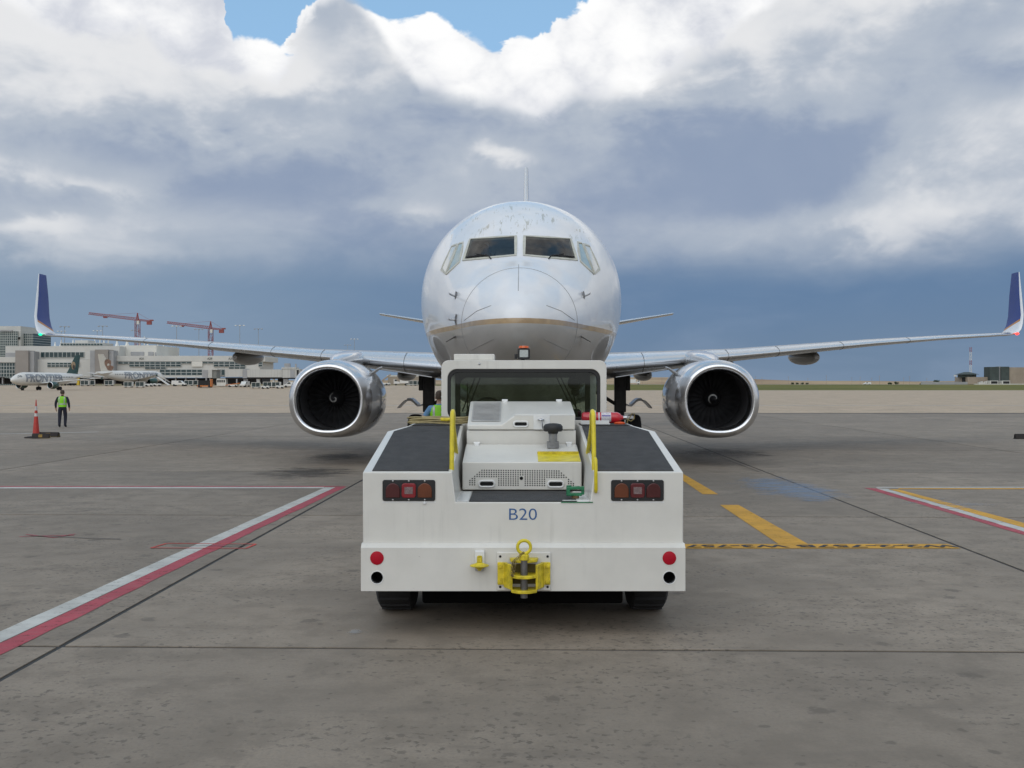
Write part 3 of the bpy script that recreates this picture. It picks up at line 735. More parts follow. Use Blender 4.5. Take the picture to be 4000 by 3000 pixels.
    # flap track fairings
    for a, s0, L_, w_, h_, z0 in ((3.75, 17.0, 3.6, .24, .20, 2.30), (6.35, 17.6, 3.4, .26, .24, 2.62), (9.3, 18.9, 3.2, .33, .27, 2.90)):
        fr_ = []
        for k in range(17):
            u = k / 16; q = math.sin(math.pi * min(1, u * .93 + .02)) ** .55
            fr_.append([(sd_ * a + w_ * q * math.copysign(abs(math.cos(t_)) ** .8, math.cos(t_)), s0 + u * L_, z0 + .1 * u + h_ * q * math.sin(t_) * (1.0 if math.sin(t_) > 0 else 1.0)) for t_ in (2 * math.pi * j / 20 for j in range(20))])
        MB().loft(fr_).build('flap_track_fairing', M_wing, wing, smooth=60)
    # landing light glass in the wing root
    MB().lathe([(.0, -.06), (.12, -.04), (.15, .03), (.15, .10)], (sd_ * 2.05, 13.36, 2.44), 'Y', 16).build('landing_light', pm('landing_light_glass', (.16, .2, .2), .1, .3, coat=.8), wing, smooth=60)

    # ---- engine
    eng = bpy.data.objects.new('engine', None); C.objects.link(eng); eng.parent = air; eng.location = (sd_ * nacx, 11.4, nacz); eng.empty_display_size = .3
    def nring(s, rx, rt, rb, n=64, e=2.35):
        r_ = []
        for k in range(n):
            a = 2 * math.pi * k / n; ca, sa = math.cos(a), math.sin(a)
            q = 2 / (e if sa < 0 else 2.05)
            r_.append((rx * math.copysign(abs(ca) ** q, ca), s, (rt if sa > 0 else rb) * math.copysign(abs(sa) ** q, sa)))
        return r_
    # polished lip: from inside the throat round the highlight to the outside
    lipp = [(.34, .752, .715, .715), (.22, .756, .72, .722), (.12, .768, .732, .735), (.05, .79, .755, .758), (.012, .82, .79, .79), (0, .85, .82, .82), (.012, .885, .852, .85), (.05, .93, .89, .885), (.12, .975, .925, .915), (.24, 1.02, .96, .943), (.40, 1.055, .985, .96)]
    MB().loft([nring(*q) for q in lipp], caps=False).build('inlet_lip', M_chrome, eng, smooth=60)
    nacp = [(.402, 1.054, .984, .959), (.7, 1.10, 1.005, .985), (1.2, 1.135, 1.015, 1.0), (2.0, 1.14, 1.01, 1.0), (2.8, 1.08, .97, .96), (3.5, .98, .9, .9), (3.6, .94, .87, .87)]
    MB().loft([nring(*q) for q in nacp], caps=False).build('nacelle', M_nac, eng, smooth=60)
    MB().loft([nring(.345, .751, .714, .714), nring(.8, .76, .745, .745, e=2.1), nring(1.5, .775, .77, .77, e=2.0)], caps=False).build('inlet_duct', M_liner, eng, smooth=60)
    MB().lathe([(.72, 3.5), (.62, 4.2), (.45, 4.6), (.30, 4.9), (.02, 5.3)], (0, 0, .02), 'Y', 32).build('exhaust_cone', M_gear, eng, smooth=60)
    MB().lathe([(.79, 1.48), (.79, 1.5)], (0, 0, .02), 'Y', 32).build('fan_backing', pm('fan_dark', (.006, .006, .006), .9), eng)
    sp_ = MB(); sp_.lathe([(.004, .74), (.05, .80), (.10, .90), (.16, 1.03), (.205, 1.15), (.215, 1.3)], (0, 0, .02), 'Y', 28)
    spin = sp_.build('spinner', pm('spinner_grey', (.03, .03, .032), .35, .3), eng, smooth=60)
    # white comma swirl painted on the spinner
    sw = MB(); L_ = []
    prof_r = pchip([.80, .90, 1.03, 1.15], [.05, .10, .16, .205])
    for k in range(22):
        u = k / 21; h = .785 + .20 * u; rr_ = (prof_r(h) if h > .8 else .04) + .003; a = sd_ * (-.6 + u * 5.0); wd = .030 * math.sin(math.pi * min(.97, u * .9 + .10)) + .006
        L_.append([((rr_ - wd * .6) * math.cos(a), h - wd - .004, (rr_ - wd * .6) * math.sin(a) + .02), ((rr_ + wd * .4) * math.cos(a), h + wd * .4 - .004, (rr_ + wd * .4) * math.sin(a) + .02)])
    for a, b in zip(L_[:-1], L_[1:]): sw.add([a[0], a[1], b[1], b[0]], [(0, 1, 2, 3)])
    sw.build('spinner_swirl', pm('swirl_white', (.5, .5, .48), .5), spin)
    # 24 wide-chord fan blades, each its own piece
    bl = MB(); rws = []
    for k in range(7):
        u = k / 6; r_ = .20 + .565 * u; tw = R(20 + 38 * u); ch = .20 + .09 * u; th = .012
        dy_, dx_ = math.cos(tw) * ch / 2, math.sin(tw) * ch / 2 * sd_
        rws.append([(-dx_, 1.30 - dy_, r_), (-dx_ + th, 1.30 - dy_ + .01, r_), (dx_ + th, 1.30 + dy_, r_), (dx_, 1.30 + dy_, r_)])
    bl.loft(rws); blade = None
    for k in range(24):
        if blade is None: b_ = blade = bl.build('fan_blade', M_dkm, eng, smooth=30)
        else: b_ = blade.copy(); C.objects.link(b_); b_.parent = eng
        b_.rotation_euler = (0, 2 * math.pi * k / 24, 0); b_.location = (0, 0, .02)
    # strake on the inboard shoulder
    MB().loft([[(-sd_ * .93, .75, .62), (-sd_ * .92, 1.75, .66), (-sd_ * .90, 1.75, .70), (-sd_ * .91, .75, .66)], [(-sd_ * 1.10, 1.35, .80), (-sd_ * 1.13, 1.7, .83), (-sd_ * 1.11, 1.7, .85), (-sd_ * 1.085, 1.35, .82)]]).build('nacelle_strake', M_greyp, eng)
    # pylon
    pr_ = []
    for s, w_, zl, zh in ((1.0, .10, .85, 1.03), (1.6, .26, .85, 1.16), (2.3, .33, .85, 1.24), (3.0, .35, .85, 1.30), (3.6, .34, .7, 1.33), (4.6, .30, .7, 1.30), (6.5, .12, .9, 1.2)):
        pr_.append([(w_ * math.copysign(abs(math.cos(t_)) ** .7, math.cos(t_)), s, (zl + zh) / 2 + (zh - zl) / 2 * math.copysign(abs(math.sin(t_)) ** .7, math.sin(t_))) for t_ in (2 * math.pi * j / 20 for j in range(20))])
    MB().loft(pr_).build('pylon', M_nac, eng, smooth=50)

    # ---- main gear
    gx, gs = 2.90, 17.2
    g = bpy.data.objects.new('main_gear', None); C.objects.link(g); g.parent = air; g.location = (sd_ * gx, gs, 0); g.empty_display_size = .3
    st = MB(); st.cyl((0, 0, .55), (0, 0, 2.5), .13, 16); st.box((-.17, -.16, 1.2), (.17, .16, 2.45)); st.cyl((-.48, 0, .565), (.48, 0, .565), .07, 12); st.box((sd_ * .17, -.12, 1.85), (sd_ * .30, .5, 2.3))
    st.build('strut', M_gear, g, bevel=.02)
    MB().cyl((-sd_ * .15, 0, 1.45), (-sd_ * 1.5, .2, 2.3), .055, 10).build('side_brace', M_gear, g, smooth=50)
    for o_ in (-.40, .40):
        ty = MB(); ty.lathe([(.30, -.19), (.50, -.20), (.55, -.15), (.567, -.06), (.567, .06), (.55, .15), (.50, .20), (.30, .19)], (o_, 0, .567), 'X', 36); t_ = ty.build('wheel', M_blk, g, smooth=50)
        MB().lathe([(.02, -.15), (.22, -.15), (.29, -.17), (.29, .17), (.22, .15), (.02, .15)], (o_, 0, .567), 'X', 24).build('rim', M_steel, t_, smooth=40)
    # curved gear door hung on the strut, seen edge on
    path = [(858, 881), (865, 873), (872, 866.5), (879, 863.5), (886, 863.5), (891, 866.5), (896, 871.5), (901, 876), (906, 876.5), (912, 873)]
    q = []
    for px, py in path:
        w_ = AMI @ P(px, py, NOSE_D + gs - .2); q.append((-sd_ * (w_.x + gx) if sd_ < 0 else -(w_.x + gx), w_.z))
    q = [((px - 1130) / F * (NOSE_D + gs), H - (py - CY) / F * (NOSE_D + gs)) for px, py in path]
    q = [((-(x + gx)) * sd_, z) for x, z in q]
    dm = MB(); th = .022
    for s0, s1, k0, k1, tt in ((-.35, .55, 0, 9, .022), (-.32, .5, 3, 7, .05)):
        sub = q[k0:k1 + 1]; up_ = [(x, z + tt) for x, z in sub] if tt > .03 else [(x + .01, z + tt) for x, z in sub]; dn = [(x, z - tt * .6) for x, z in sub]
        dm.loft([[(x, s0, z) for x, z in up_ + dn[::-1]], [(x, s1, z) for x, z in up_ + dn[::-1]]])
    dm.build('gear_door', M_greyp, g, smooth=40)
    # tailplane half
    tp = []
    for a, s, c_, z in ((.4, 33.0, 4.0, 4.25), (3.5, 34.6, 2.9, 4.82), (7.16, 36.3, 1.45, 5.48)):
        tp.append(airfoil(sd_ * a, s, c_, z, .07, 0, 1.0, camber=0))
    MB().loft(tp).build('tailplane', M_lead, air, smooth=40)
# fin
fn = []
for z, s, c_ in ((4.8, 29.0, 7.5), (6.0, 31.6, 5.6), (9.0, 33.8, 4.2), (12.62, 36.4, 2.5)):
    r_ = []
    for k in range(24):
        th = 2 * math.pi * k / 24; u = (1 - math.cos(th)) / 2; r_.append((.05 * c_ * math.sin(th) * (1.2 - .8 * u), s + u * c_, z))
    fn.append(r_)
MB().loft(fn).build('fin', M_wwh, air, smooth=40)
# belly fairing and nose gear
bf = []
for s, w_, zl, zh in ((11.8, 1.0, 1.6, 2.2), (12.8, 1.75, 1.46, 2.5), (14.5, 2.05, 1.36, 2.7), (18, 2.1, 1.32, 2.7), (21, 1.9, 1.36, 2.6), (23.5, 1.0, 1.6, 2.2)):
    bf.append([(w_ * math.copysign(abs(math.cos(t_)) ** .8, math.cos(t_)), s, (zl + zh) / 2 + (zh - zl) / 2 * math.copysign(abs(math.sin(t_)) ** .8, math.sin(t_))) for t_ in (2 * math.pi * j / 28 for j in range(28))])
MB().loft(bf).build('belly_fairing', M_greyp, air, smooth=50)
ng = bpy.data.objects.new('nose_gear', None); C.objects.link(ng); ng.parent = air; ng.location = (0, 4.0, 0)
MB().cyl((0, 0, .34), (0, 0, 1.75), .075, 14).cyl((-.26, 0, .34), (.26, 0, .34), .05, 10).cyl((0, 0, .9), (0, -.9, 1.75), .045, 8).build('strut', M_steel, ng, smooth=40)
for o_ in (-.2, .2):
    w_ = MB().lathe([(.18, -.09), (.31, -.10), (.343, -.06), (.343, .06), (.31, .10), (.18, .09)], (o_, 0, .343), 'X', 28).build('wheel', M_blk, ng, smooth=50)
    MB().lathe([(.02, -.07), (.17, -.08), (.17, .08), (.02, .07)], (o_, 0, .343), 'X', 18).build('rim', M_steel, w_, smooth=40)
for sd_ in (-1, 1): MB().box((sd_ * .42, -.75, 1.05), (sd_ * .45, .75, 1.72)).build('gear_door', M_greyp, ng, bevel=.008)

# ================================================================== THE TOW TRACTOR
TX, TY = .09, 8.5
M_tw = pm('tug_white_paint', (.66, .64, .585), .38, var=.045, scale=2.2, coat=.2, streak=.55, bump=.05, bscale=25)
M_twi = pm('tug_white_trim', (.73, .73, .71), .35, var=.05, scale=5, coat=.2)
M_grip = pm('grip_mat', (.050, .049, .049), .88, var=.22, scale=9, bump=.6, bscale=240)
M_yel = pm('safety_yellow', (.68, .55, .015), .42, var=.14, scale=14, coat=.2, bump=.05, bscale=60)
M_yeld = pm('worn_yellow', (.60, .47, .02), .5, var=.28, scale=18, streak=.5, bump=.1, bscale=70)
M_tblk = pm('tug_black_plastic', (.012, .012, .013), .45, var=.2)
M_hole = pm('dark_opening', (.006, .006, .006), .9, var=.1)
M_red = pm('red_reflector', (.40, .006, .02), .5, var=.08, spec=.2)
M_lred = pm('red_lens', (.06, .004, .004), .35, var=.15, coat=.25); M_lred2 = pm('bright_red_lens', (.22, .006, .012), .35, var=.1, coat=.25)
M_lor = pm('amber_lens', (.12, .026, .004), .35, var=.15, coat=.25); M_lwh = pm('clear_lens', (.19, .13, .13), .25, var=.2, scale=90, coat=.8)
M_iron = pm('bare_pin_steel', (.16, .155, .15), .42, .8, var=.3, scale=14)
M_chain = pm('brass_chain', (.22, .17, .07), .4, .8, var=.3, scale=50)
M_blu = pm('blue_lettering', (.03, .105, .27), .45, var=.08)
M_tyre = pm('tug_tyre', (.016, .016, .017), .85, var=.3, scale=15, bump=.4, bscale=70)
tug = thing('tow_tractor', 'white aircraft tow tractor lettered B20 with black grip decks and yellow hitch', 'tow tractor', (TX, TY, 0))

W = 1.308
def u_ring(y, w, top, bot=.74, nt_=.58, nb=.55, fl=1.085):
    return [(-w, y, bot), (-w, y, top), (-nt_, y, top), (-nb, y, fl), (nb, y, fl), (nt_, y, top), (w, y, top), (w, y, bot)]
dk_z = lambda y: 1.33 + .154 * min(y, 1.95)
MB().loft([u_ring(0, W, 1.33), u_ring(1.67, W, dk_z(1.67)), u_ring(1.93, 1.14, dk_z(1.93)), u_ring(2.48, 1.14, 1.632)]).build('body', M_tw, tug, bevel=.008)
# bumper beam with two drilled sockets
bp = MB(); bp.prism([(-.085, .377), (-.085, .726), (-.045, .757), (.34, .757), (.34, .377)], 0, -1.311, 1.311); bump_ = bp.build('bumper', M_tw, tug)
cc_ = []
for sx in (-1, 1):
    o = MB().cyl((sx * 1.181, -.3, .486), (sx * 1.181, .12, .486), .049, 28).build('cutter', M_hole); o.parent = tug; cc_.append(o)
    md = bump_.modifiers.new('cut', 'BOOLEAN'); md.object = o; md.solver = 'EXACT'; md.material_mode = 'TRANSFER'
bpy.context.view_layer.update(); dg = bpy.context.evaluated_depsgraph_get()
me = bpy.data.meshes.new_from_object(bump_.evaluated_get(dg)); bump_.modifiers.clear(); bump_.data = me; shade(me, 30)
for o in cc_: bpy.data.objects.remove(o)
for sx in (-1, 1):
    MB().lathe([(.004, 0), (.050, 0), (.055, .003), (.055, .006)], (sx * 1.181, -.0915, .644), 'Y', 28).build('reflector', M_red, tug, smooth=40)
    MB().lathe([(.0485, -.002), (.053, -.004), (.056, .001), (.0485, .03)], (sx * 1.181, -.085, .486), 'Y', 28, caps=False).build('socket_rim', M_twi, tug, smooth=40)
# chassis, front fenders, wheels
MB().box((-1.18, .36, .36), (1.18, 5.1, .72)).box((-.86, .42, .17), (.86, 4.9, .355)).build('chassis', pm('shade_black_chassis', (.004, .004, .004), .9, var=.3, spec=.1), tug, bevel=.02)  # low box added, its near-black colour stands for the shade underneath
MB().prism([(2.5, .74), (2.5, 1.2), (5.0, 1.12), (5.22, 1.0), (5.22, .5), (5.12, .5), (5.12, .74)], 0, -1.14, 1.14).build('front_body', M_tw, tug, bevel=.02)
for y_ in (1.05, 4.2):
    for sx in (-1, 1):
        ty = MB(); ty.lathe([(.26, -.15), (.40, -.165), (.44, -.14), (.452, -.06), (.452, .06), (.44, .14), (.40, .165), (.26, .15)], (sx * 1.13, y_, .45), 'X', 40)
        for k in range(26):
            a = 2 * math.pi * k / 26
            ty.cbox((sx * 1.13, y_ + .447 * math.cos(a), .45 + .447 * math.sin(a)), (.26, .03, .02))
        t_ = ty.build('wheel', M_tyre, tug, smooth=40)
        MB().lathe([(.02, -.10), (.20, -.10), (.25, -.16), (.25, .16), (.20, .10), (.02, .10)], (sx * 1.13, y_, .45), 'X', 24).build('rim', M_twi, t_, smooth=40)
# grip mats on the sloping decks and in the notch
def slab_on(name, poly, mat, th=.006, off=.001):
    MB().loft([[(x, y, dk_z(y) + off) for x, y in poly], [(x, y, dk_z(y) + off + th) for x, y in poly]]).build(name, mat, tug)
for sx in (-1, 1):
    pl_ = [(-1.235, .035), (-.61, .035), (-.61, .9), (-.61, 1.64), (-1.24, 1.64)]
    slab_on('grip_mat', [(sx * x, y) for x, y in pl_], M_grip)
    pl_ = [(-1.24, 1.645), (-.61, 1.645), (-.61, 1.90), (-1.10, 1.90)]
    slab_on('grip_mat', [(sx * x, y) for x, y in pl_], M_grip, off=.0015)
    pl_ = [(-1.10, 1.965), (-.61, 1.965), (-.61, 2.44), (-1.08, 2.44)]
    slab_on('grip_mat', [(sx * x, y) for x, y in pl_], M_grip, off=.002)
MB().box((-.44, .02, 1.087), (.44, .82, 1.094)).build('notch_mat', M_grip, tug)
for sx in (-1, 1): MB().prism([(sx * .445, .015), (sx * .54, .015), (sx * .54, .80), (sx * .45, .80)], 2, 1.087, 1.0925).build('tread_plate', M_twi, tug, bevel=.002)
# lower engine cover
MB().prism([(.84, 1.10), (.84, 1.35), (1.56, 1.469), (1.575, 1.10)], 0, -.535, .535).build('engine_cover', M_tw, tug, bevel=.010)
MB().box((-.528, 1.585, 1.09), (.528, 2.46, 1.601)).build('engine_housing', M_tw, tug, bevel=.006)
hp = lambda x, zf: [(x, 1.572, 1.607), (x, 1.572, zf), (x, 2.32, 1.867), (x, 2.44, 1.867), (x, 2.44, 1.607)]
hood = MB().loft([hp(-.522, 1.655), hp(-.19, 1.655), hp(-.05, 1.754), hp(.522, 1.754)]).build('upper_hood', M_tw, tug, bevel=.010)
MB().prism([(-.07, 1.745), (.50, 1.745), (.50, 1.750), (-.07, 1.750)], 1, 1.5705, 1.574).build('hood_lip', M_twi, hood)
MB().box((.118, 1.566, 1.610), (.275, 1.576, 1.752)).build('latch_plate', M_twi, hood, bevel=.002)
MB().tube([(.19, 1.56, 1.715), (.20, 1.53, 1.69), (.205, 1.53, 1.62)], .006, 6).lathe([(.002, 0), (.035, .004), (.03, .012)], (.19, 1.555, 1.70), 'Z', 14).build('latch', M_steel, hood, smooth=40)
# louvred grille on the picture-left of the hood
gz = lambda y: 1.655 + (y - 1.572) * (.212 / .748)
gr = MB()
y0, y1, xa, xb = 1.665, 2.275, -.475, -.215
for a, b in (((xa, y0), (xb, y0 + .02)), ((xa, y1 - .02), (xb, y1))):
    gr.loft([[(x, y, gz(y) + z) for x, y in ((a[0], a[1]), (b[0], a[1]), (b[0], b[1]), (a[0], b[1]))] for z in (.001, .009)])
for x in (xa - .012, xb):
    gr.loft([[(q, y, gz(y) + z) for q, y in ((x, y0), (x + .012, y0), (x + .012, y1), (x, y1))] for z in (.001, .009)])
for k in range(17):
    y = y0 + .03 + k * .0335
    gr.loft([[(x, y - .006, gz(y - .006) + .004), (x, y - .006, gz(y - .006) + .0075), (x, y + .012, gz(y + .012) + .0075), (x, y + .012, gz(y + .012) + .004)] for x in (xa, xb)])
grille = gr.build('grille', pm('grille_steel', (.42, .41, .39), .45, .3, var=.15), hood)
MB().loft([[(x, y, gz(y) + z) for x, y in ((xa, y0), (xb, y0), (xb, y1), (xa, y1))] for z in (.0008, .003)]).build('grille_backing', M_hole, grille)
# pill-shaped hand slots with pressed rims
def pill(name, cx, y, cz, w, h, par):
    p_ = rrect(cx - w / 2, cx + w / 2, cz - h / 2, cz + h / 2, h / 2 * .98, 6)
    s_ = MB().prism(p_, 1, y - .003, y + .002).build(name, M_hole, par)
    MB().tube([(x, y - .003, z) for x, z in rrect(cx - w / 2 - .010, cx + w / 2 + .010, cz - h / 2 - .010, cz + h / 2 + .010, h / 2 + .008, 6)], .009, 8, closed=True).build('slot_rim', M_twi, s_, smooth=60)
pill('hand_slot', -.005, 1.571, 1.663, .115, .030, hood)
cover = [o for o in tug.children if o.name.startswith('engine_cover')][0]
pill('hand_slot', -.317, .839, 1.155, .118, .033, cover); pill('hand_slot', .302, .839, 1.152, .118, .033, cover)
MB().lathe([(.004, -.003), (.016, -.003), (.016, .002)], (-.006, .838, 1.205), 'Y', 18).build('key_hole', M_hole, cover)
# perforations: flat dark discs, hole shade put into their colour, too small to pick apart singly
pf = MB(); n_ = 0
for r_ in range(8):
    for k in range(44):
        zx, zy = 517 + 26 * k, 930 + 22.6 * r_ + k * .25
        if zx < 645 - 26 * r_ - 4 or zx > 1498 + 26 * r_ + 4: continue
        if 590 < zx < 810 and zy > 1008 + abs(zx - 700) * .12: continue
        if 1340 < zx < 1565 and zy > 1015 + abs(zx - 1450) * .12: continue
        if 1045 < zx < 1098 and zy > 985: continue
        x = ((1650 + zx / 2.765) * .553 - 1128.5) / 240.9; z = 2.05 - ((1500 + zy / 2.765) * .553 - 829.5) / 240.9
        pf.prism(circ(x, z, .0062, 8), 1, .8375, .841)
tag(pf.build('perforations', M_hole, cover), kind='stuff')
# yellow recess painted into the cover
cz_ = lambda y: 1.35 + (y - .84) * (.119 / .72)
MB().loft([[(x, y, cz_(y) + z) for x, y in ((.145, .852), (.528, .852), (.528, 1.20), (.145, 1.20))] for z in (.001, .004)]).build('yellow_tread', M_yel, cover)
MB().box((.145, 1.14, cz_(1.14) + .002), (.528, 1.2, cz_(1.2) + .014)).build('yellow_lip', M_yeld, cover, bevel=.003)
# hinges
for x, y, z in ((-.43, 1.56, 1.475), (.46, 1.56, 1.475), (-.165, 2.36, 1.874), (.40, 2.36, 1.874)):
    h_ = MB(); h_.cyl((x - .03, y, z + .004), (x + .03, y, z + .004), .013, 10); h_.box((x - .022, y - .05, z - .018), (x + .022, y + .01, z + .004)); h_.lathe([(.003, 0), (.03, .003), (.03, -.006)], (x, y - .06, z - .016), 'Z', 14); h_.build('hinge', M_twi, tug, smooth=40)
# intake stack with mushroom cap
st = MB(); st.cyl((.30, 1.40, 1.44), (.30, 1.40, 1.60), .040, 20); st.box((.245, 1.36, 1.445), (.355, 1.50, 1.50)); stack = st.build('intake_stack', pm('dusty_grey_metal', (.20, .20, .20), .6, .2, var=.3, scale=12), tug, smooth=40)
MB().lathe([(.045, 1.578), (.05, 1.60), (.083, 1.600), (.092, 1.615), (.092, 1.648), (.075, 1.668), (.04, 1.676), (.004, 1.678)], (.30, 1.40, 0), 'Z', 32).build('rain_cap', pm('black_cap', (.022, .022, .023), .6, var=.3, bump=.2), stack, smooth=50)
# tail lamps
for sx in (-1, 1):
    cx = -.931 if sx < 0 else .933
    tl = MB().prism(rrect(cx - .215, cx + .215, 1.096, 1.268, .018), 1, -.010, .004).build('tail_lamp', M_tblk, tug, bevel=.003)
    order = [M_lred, M_lred2, M_lor] if sx < 0 else [M_lor, pm('dark_red_lens', (.10, .005, .008), .35, coat=.25), M_lred]
    for k, mt in enumerate(order):
        lx = cx - .130 + .130 * k
        if k == 1:
            l_ = MB().prism(rrect(lx - .058, lx + .058, 1.123, 1.241, .022), 1, -.026, -.009).build('lens', mt, tl, bevel=.006)
            MB().prism(rrect(lx - .034, lx + .034, 1.155, 1.212, .004), 1, -.0285, -.0255).build('reverse_lens', M_lwh, l_)
        else:
            l_ = MB().prism([(lx - .058, 1.124), (lx + .058, 1.124)] + [(lx + .058 * math.cos(R(a)), 1.184 + .058 * math.sin(R(a))) for a in range(0, 181, 15)], 1, -.022, -.009).build('lens', mt, tl, bevel=.005)
        for sx2, sz2 in ((0, 1.259), (0, 1.105)):
            MB().lathe([(.002, -.004), (.007, -.003), (.008, .002)], (lx, -.011, sz2), 'Y', 10).build('screw', M_steel, tl, smooth=50)
    MB().box((cx - .22, -.001, 1.082), (cx + .22, .003, 1.092)).build('lamp_ledge', M_twi, tug)
MB().lathe([(.002, -.014), (.013, -.012), (.014, .001)], (-.803, 0, 1.082), 'Y', 8).build('plug_bolt', M_twi, tug, smooth=40)
# fleet number
RX = Matrix.Rotation(R(90), 4, 'X')
me = text_mesh('B20', .125, -.0008); xs_ = [v.co.x for v in me.vertices]; ys_ = [v.co.y for v in me.vertices]
k = .2265 / (max(xs_) - min(xs_)); k2 = .0935 / (max(ys_) - min(ys_))
me.transform(Matrix.Translation((0, -.0025, .988)) @ RX @ Matrix.Diagonal((k, k2, 1, 1)) @ Matrix.Translation((-(max(xs_) + min(xs_)) / 2, -(max(ys_) + min(ys_)) / 2, 0)))
me.materials.clear(); me.materials.append(M_blu); o = bpy.data.objects.new('fleet_number', me); C.objects.link(o); o.parent = tug
# yellow grab rails
for sx in (-1, 1):
    x = sx * .588; pth = [(x, .11, dk_z(.11) - .01), (x, .14, 1.60), (x, .17, 1.74)]
    for k in range(1, 8):
        a = math.pi - math.pi * k / 8; pth.append((x, .27 + .10 * math.cos(a), 1.745 + .075 * math.sin(a)))
    pth += [(x + .004 * sx, .40, 1.70), (x - sx * .004, .75, dk_z(.75) - .005)]
    MB().tube(pth, .019, 12).build('grab_rail', M_yel, tug, smooth=60)
MB().tube([(.592, .02, 1.18), (.592, -.03, 1.175), (.592, -.042, 1.20), (.590, -.042, 1.40), (.590, -.03, 1.435), (.590, .02, 1.44)], .0145, 10).build('rear_grab_bar', M_yel, tug, smooth=60)
# ---- hitch
hitch = MB().box((-.211, -.105, .385), (.222, -.084, .693)).build('hitch_plate', M_tw, tug, bevel=.006)
for x, z in ((-.185, .66), (.197, .66), (-.185, .415), (.197, .415)): MB().lathe([(.002, -.002), (.010, -.002), (.010, .002)], (x, -.1065, z), 'Y', 14).build('bolt_hole', M_hole, hitch)
jw = MB()
for sx in (-1, 1):
    jw.box((.006 + sx * .135, -.125, .435), (.006 + sx * .213, -.106, .615))
    jw.prism([(.006 + sx * .165, -.112), (.006 + sx * .108, -.235), (.006 + sx * .090, -.225), (.006 + sx * .135, -.106)], 2, .415, .612)
for z, hw, yf in ((.640, .115, -.235), (.520, .105, -.285), (.404, .110, -.285)):
    pl_ = [(.006 - hw, -.106), (.006 - hw * .92, yf + .05)] + [(.006 + hw * .75 * math.cos(R(a)), yf + .045 + .05 * math.sin(R(a))) for a in range(200, 341, 20)] + [(.006 + hw * .92, yf + .05), (.006 + hw, -.106)]
    jw.prism(pl_, 2, z - .011, z + .013)
jaw = jw.build('hitch_jaw', M_yeld, hitch, bevel=.004)
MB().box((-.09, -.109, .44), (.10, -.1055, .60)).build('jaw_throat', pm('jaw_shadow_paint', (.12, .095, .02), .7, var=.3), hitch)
for sx in (-1, 1):
    for z in (.585, .462): MB().lathe([(.002, -.016), (.016, -.014), (.018, -.004), (.018, .002)], (.006 + sx * .191, -.126, z), 'Y', 12).build('bolt', M_yeld, hitch, smooth=40)
py_ = -.225
MB().cyl((.006, py_, .352), (.006, py_, .655), .029, 20).build('hitch_pin', M_iron, hitch, smooth=40)
MB().lathe([(.03, .650), (.040, .655), (.040, .690), (.030, .70), (.003, .702)], (.006, py_, 0), 'Z', 20).build('pin_head', M_yeld, hitch, smooth=40)
MB().tube([(.006 + .052 * math.sin(2 * math.pi * k / 32), py_, .755 - .052 * math.cos(2 * math.pi * k / 32)) for k in range(32)], .0135, 10, closed=True).build('pin_ring', M_yel, hitch, smooth=60)
ch = MB(); cp = [Vector(p) for p in ((.005, py_ - .016, .715), (-.02, py_ - .03, .70), (-.05, py_ - .05, .672), (-.078, py_ - .06, .655), (-.092, py_ - .06, .60), (-.095, py_ - .062, .545), (-.082, py_ - .062, .53), (-.075, py_ - .06, .575), (-.06, py_ - .055, .65))]
seg = [a.lerp(b, u / 3) for a, b in zip(cp[:-1], cp[1:]) for u in range(3)] + [cp[-1]]
for i in range(len(seg) - 1):
    a, b = seg[i], seg[i + 1]; t_ = (b - a).normalized(); s_ = t_.cross(Vector((0, 1, 0)) if i % 2 else Vector((.5, .4, .3))).normalized()
    m_ = (a + b) / 2; L_ = (b - a).length * .75
    ch.tube([m_ + t_ * (L_ * .8) * math.cos(w_) + s_ * .0075 * math.sin(w_) for w_ in (2 * math.pi * k / 10 for k in range(10))], .0028, 5, closed=True)
ch.build('pin_chain', M_chain, hitch, smooth=60)
# small yellow coupling on a white bracket
br_ = MB().box((-.388, -.12, .572), (-.312, -.084, .707)).build('coupling_bracket', M_twi, tug, bevel=.006)
MB().box((-.386, -.125, .545), (-.314, -.084, .569)).build('bracket_foot', M_greyp, br_, bevel=.004)
k_ = MB(); k_.prism(rrect(-.371, -.329, .60, .671, .012), 1, -.142, -.121); k_.lathe([(.018, .570), (.034, .578), (.040, .588), (.076, .593), (.078, .600), (.04, .612), (.026, .618), (.004, .619)], (-.35, -.165, 0), 'Z', 28)
k_.box((-.366, -.16, .598), (-.334, -.12, .655)); k_.lathe([(.002, .555), (.014, .557), (.02, .572)], (-.35, -.165, 0), 'Z', 14)
k_.build('air_coupling', M_yeld, br_, bevel=.003)
# ---- cab
CY0, CY1, CW, CZ0, CZ1 = 2.5, 3.95, .872, 1.30, 2.30
cabp = bpy.data.objects.new('cab', None); C.objects.link(cabp); cabp.parent = tug; cabp.location = (.036, 0, 0)
def wall_ring(name, y, th, x0, x1, z0, z1, r, ix0, ix1, iz0, iz1, ir, mat):
    o_, i_ = rrect(x0, x1, z0, z1, r, 6), rrect(ix0, ix1, iz0, iz1, ir, 6); n = len(o_); m_ = MB()
    vs = [(x, y, z) for x, z in o_] + [(x, y, z) for x, z in i_] + [(x, y + th, z) for x, z in o_] + [(x, y + th, z) for x, z in i_]
    fs = []
    for k in range(n):
        q = (k + 1) % n
        fs += [(k, q, n + q, n + k), (2 * n + k, 3 * n + k, 3 * n + q, 2 * n + q), (k, 2 * n + k, 2 * n + q, q), (n + k, n + q, 3 * n + q, 3 * n + k)]
    return m_.add(vs, fs).build(name, mat, cabp, bevel=.006)
wall_ring('rear_wall', CY0, .07, -CW, CW, CZ0, CZ1, .075, -.808, .808, 1.667, 2.208, .10, M_tw)
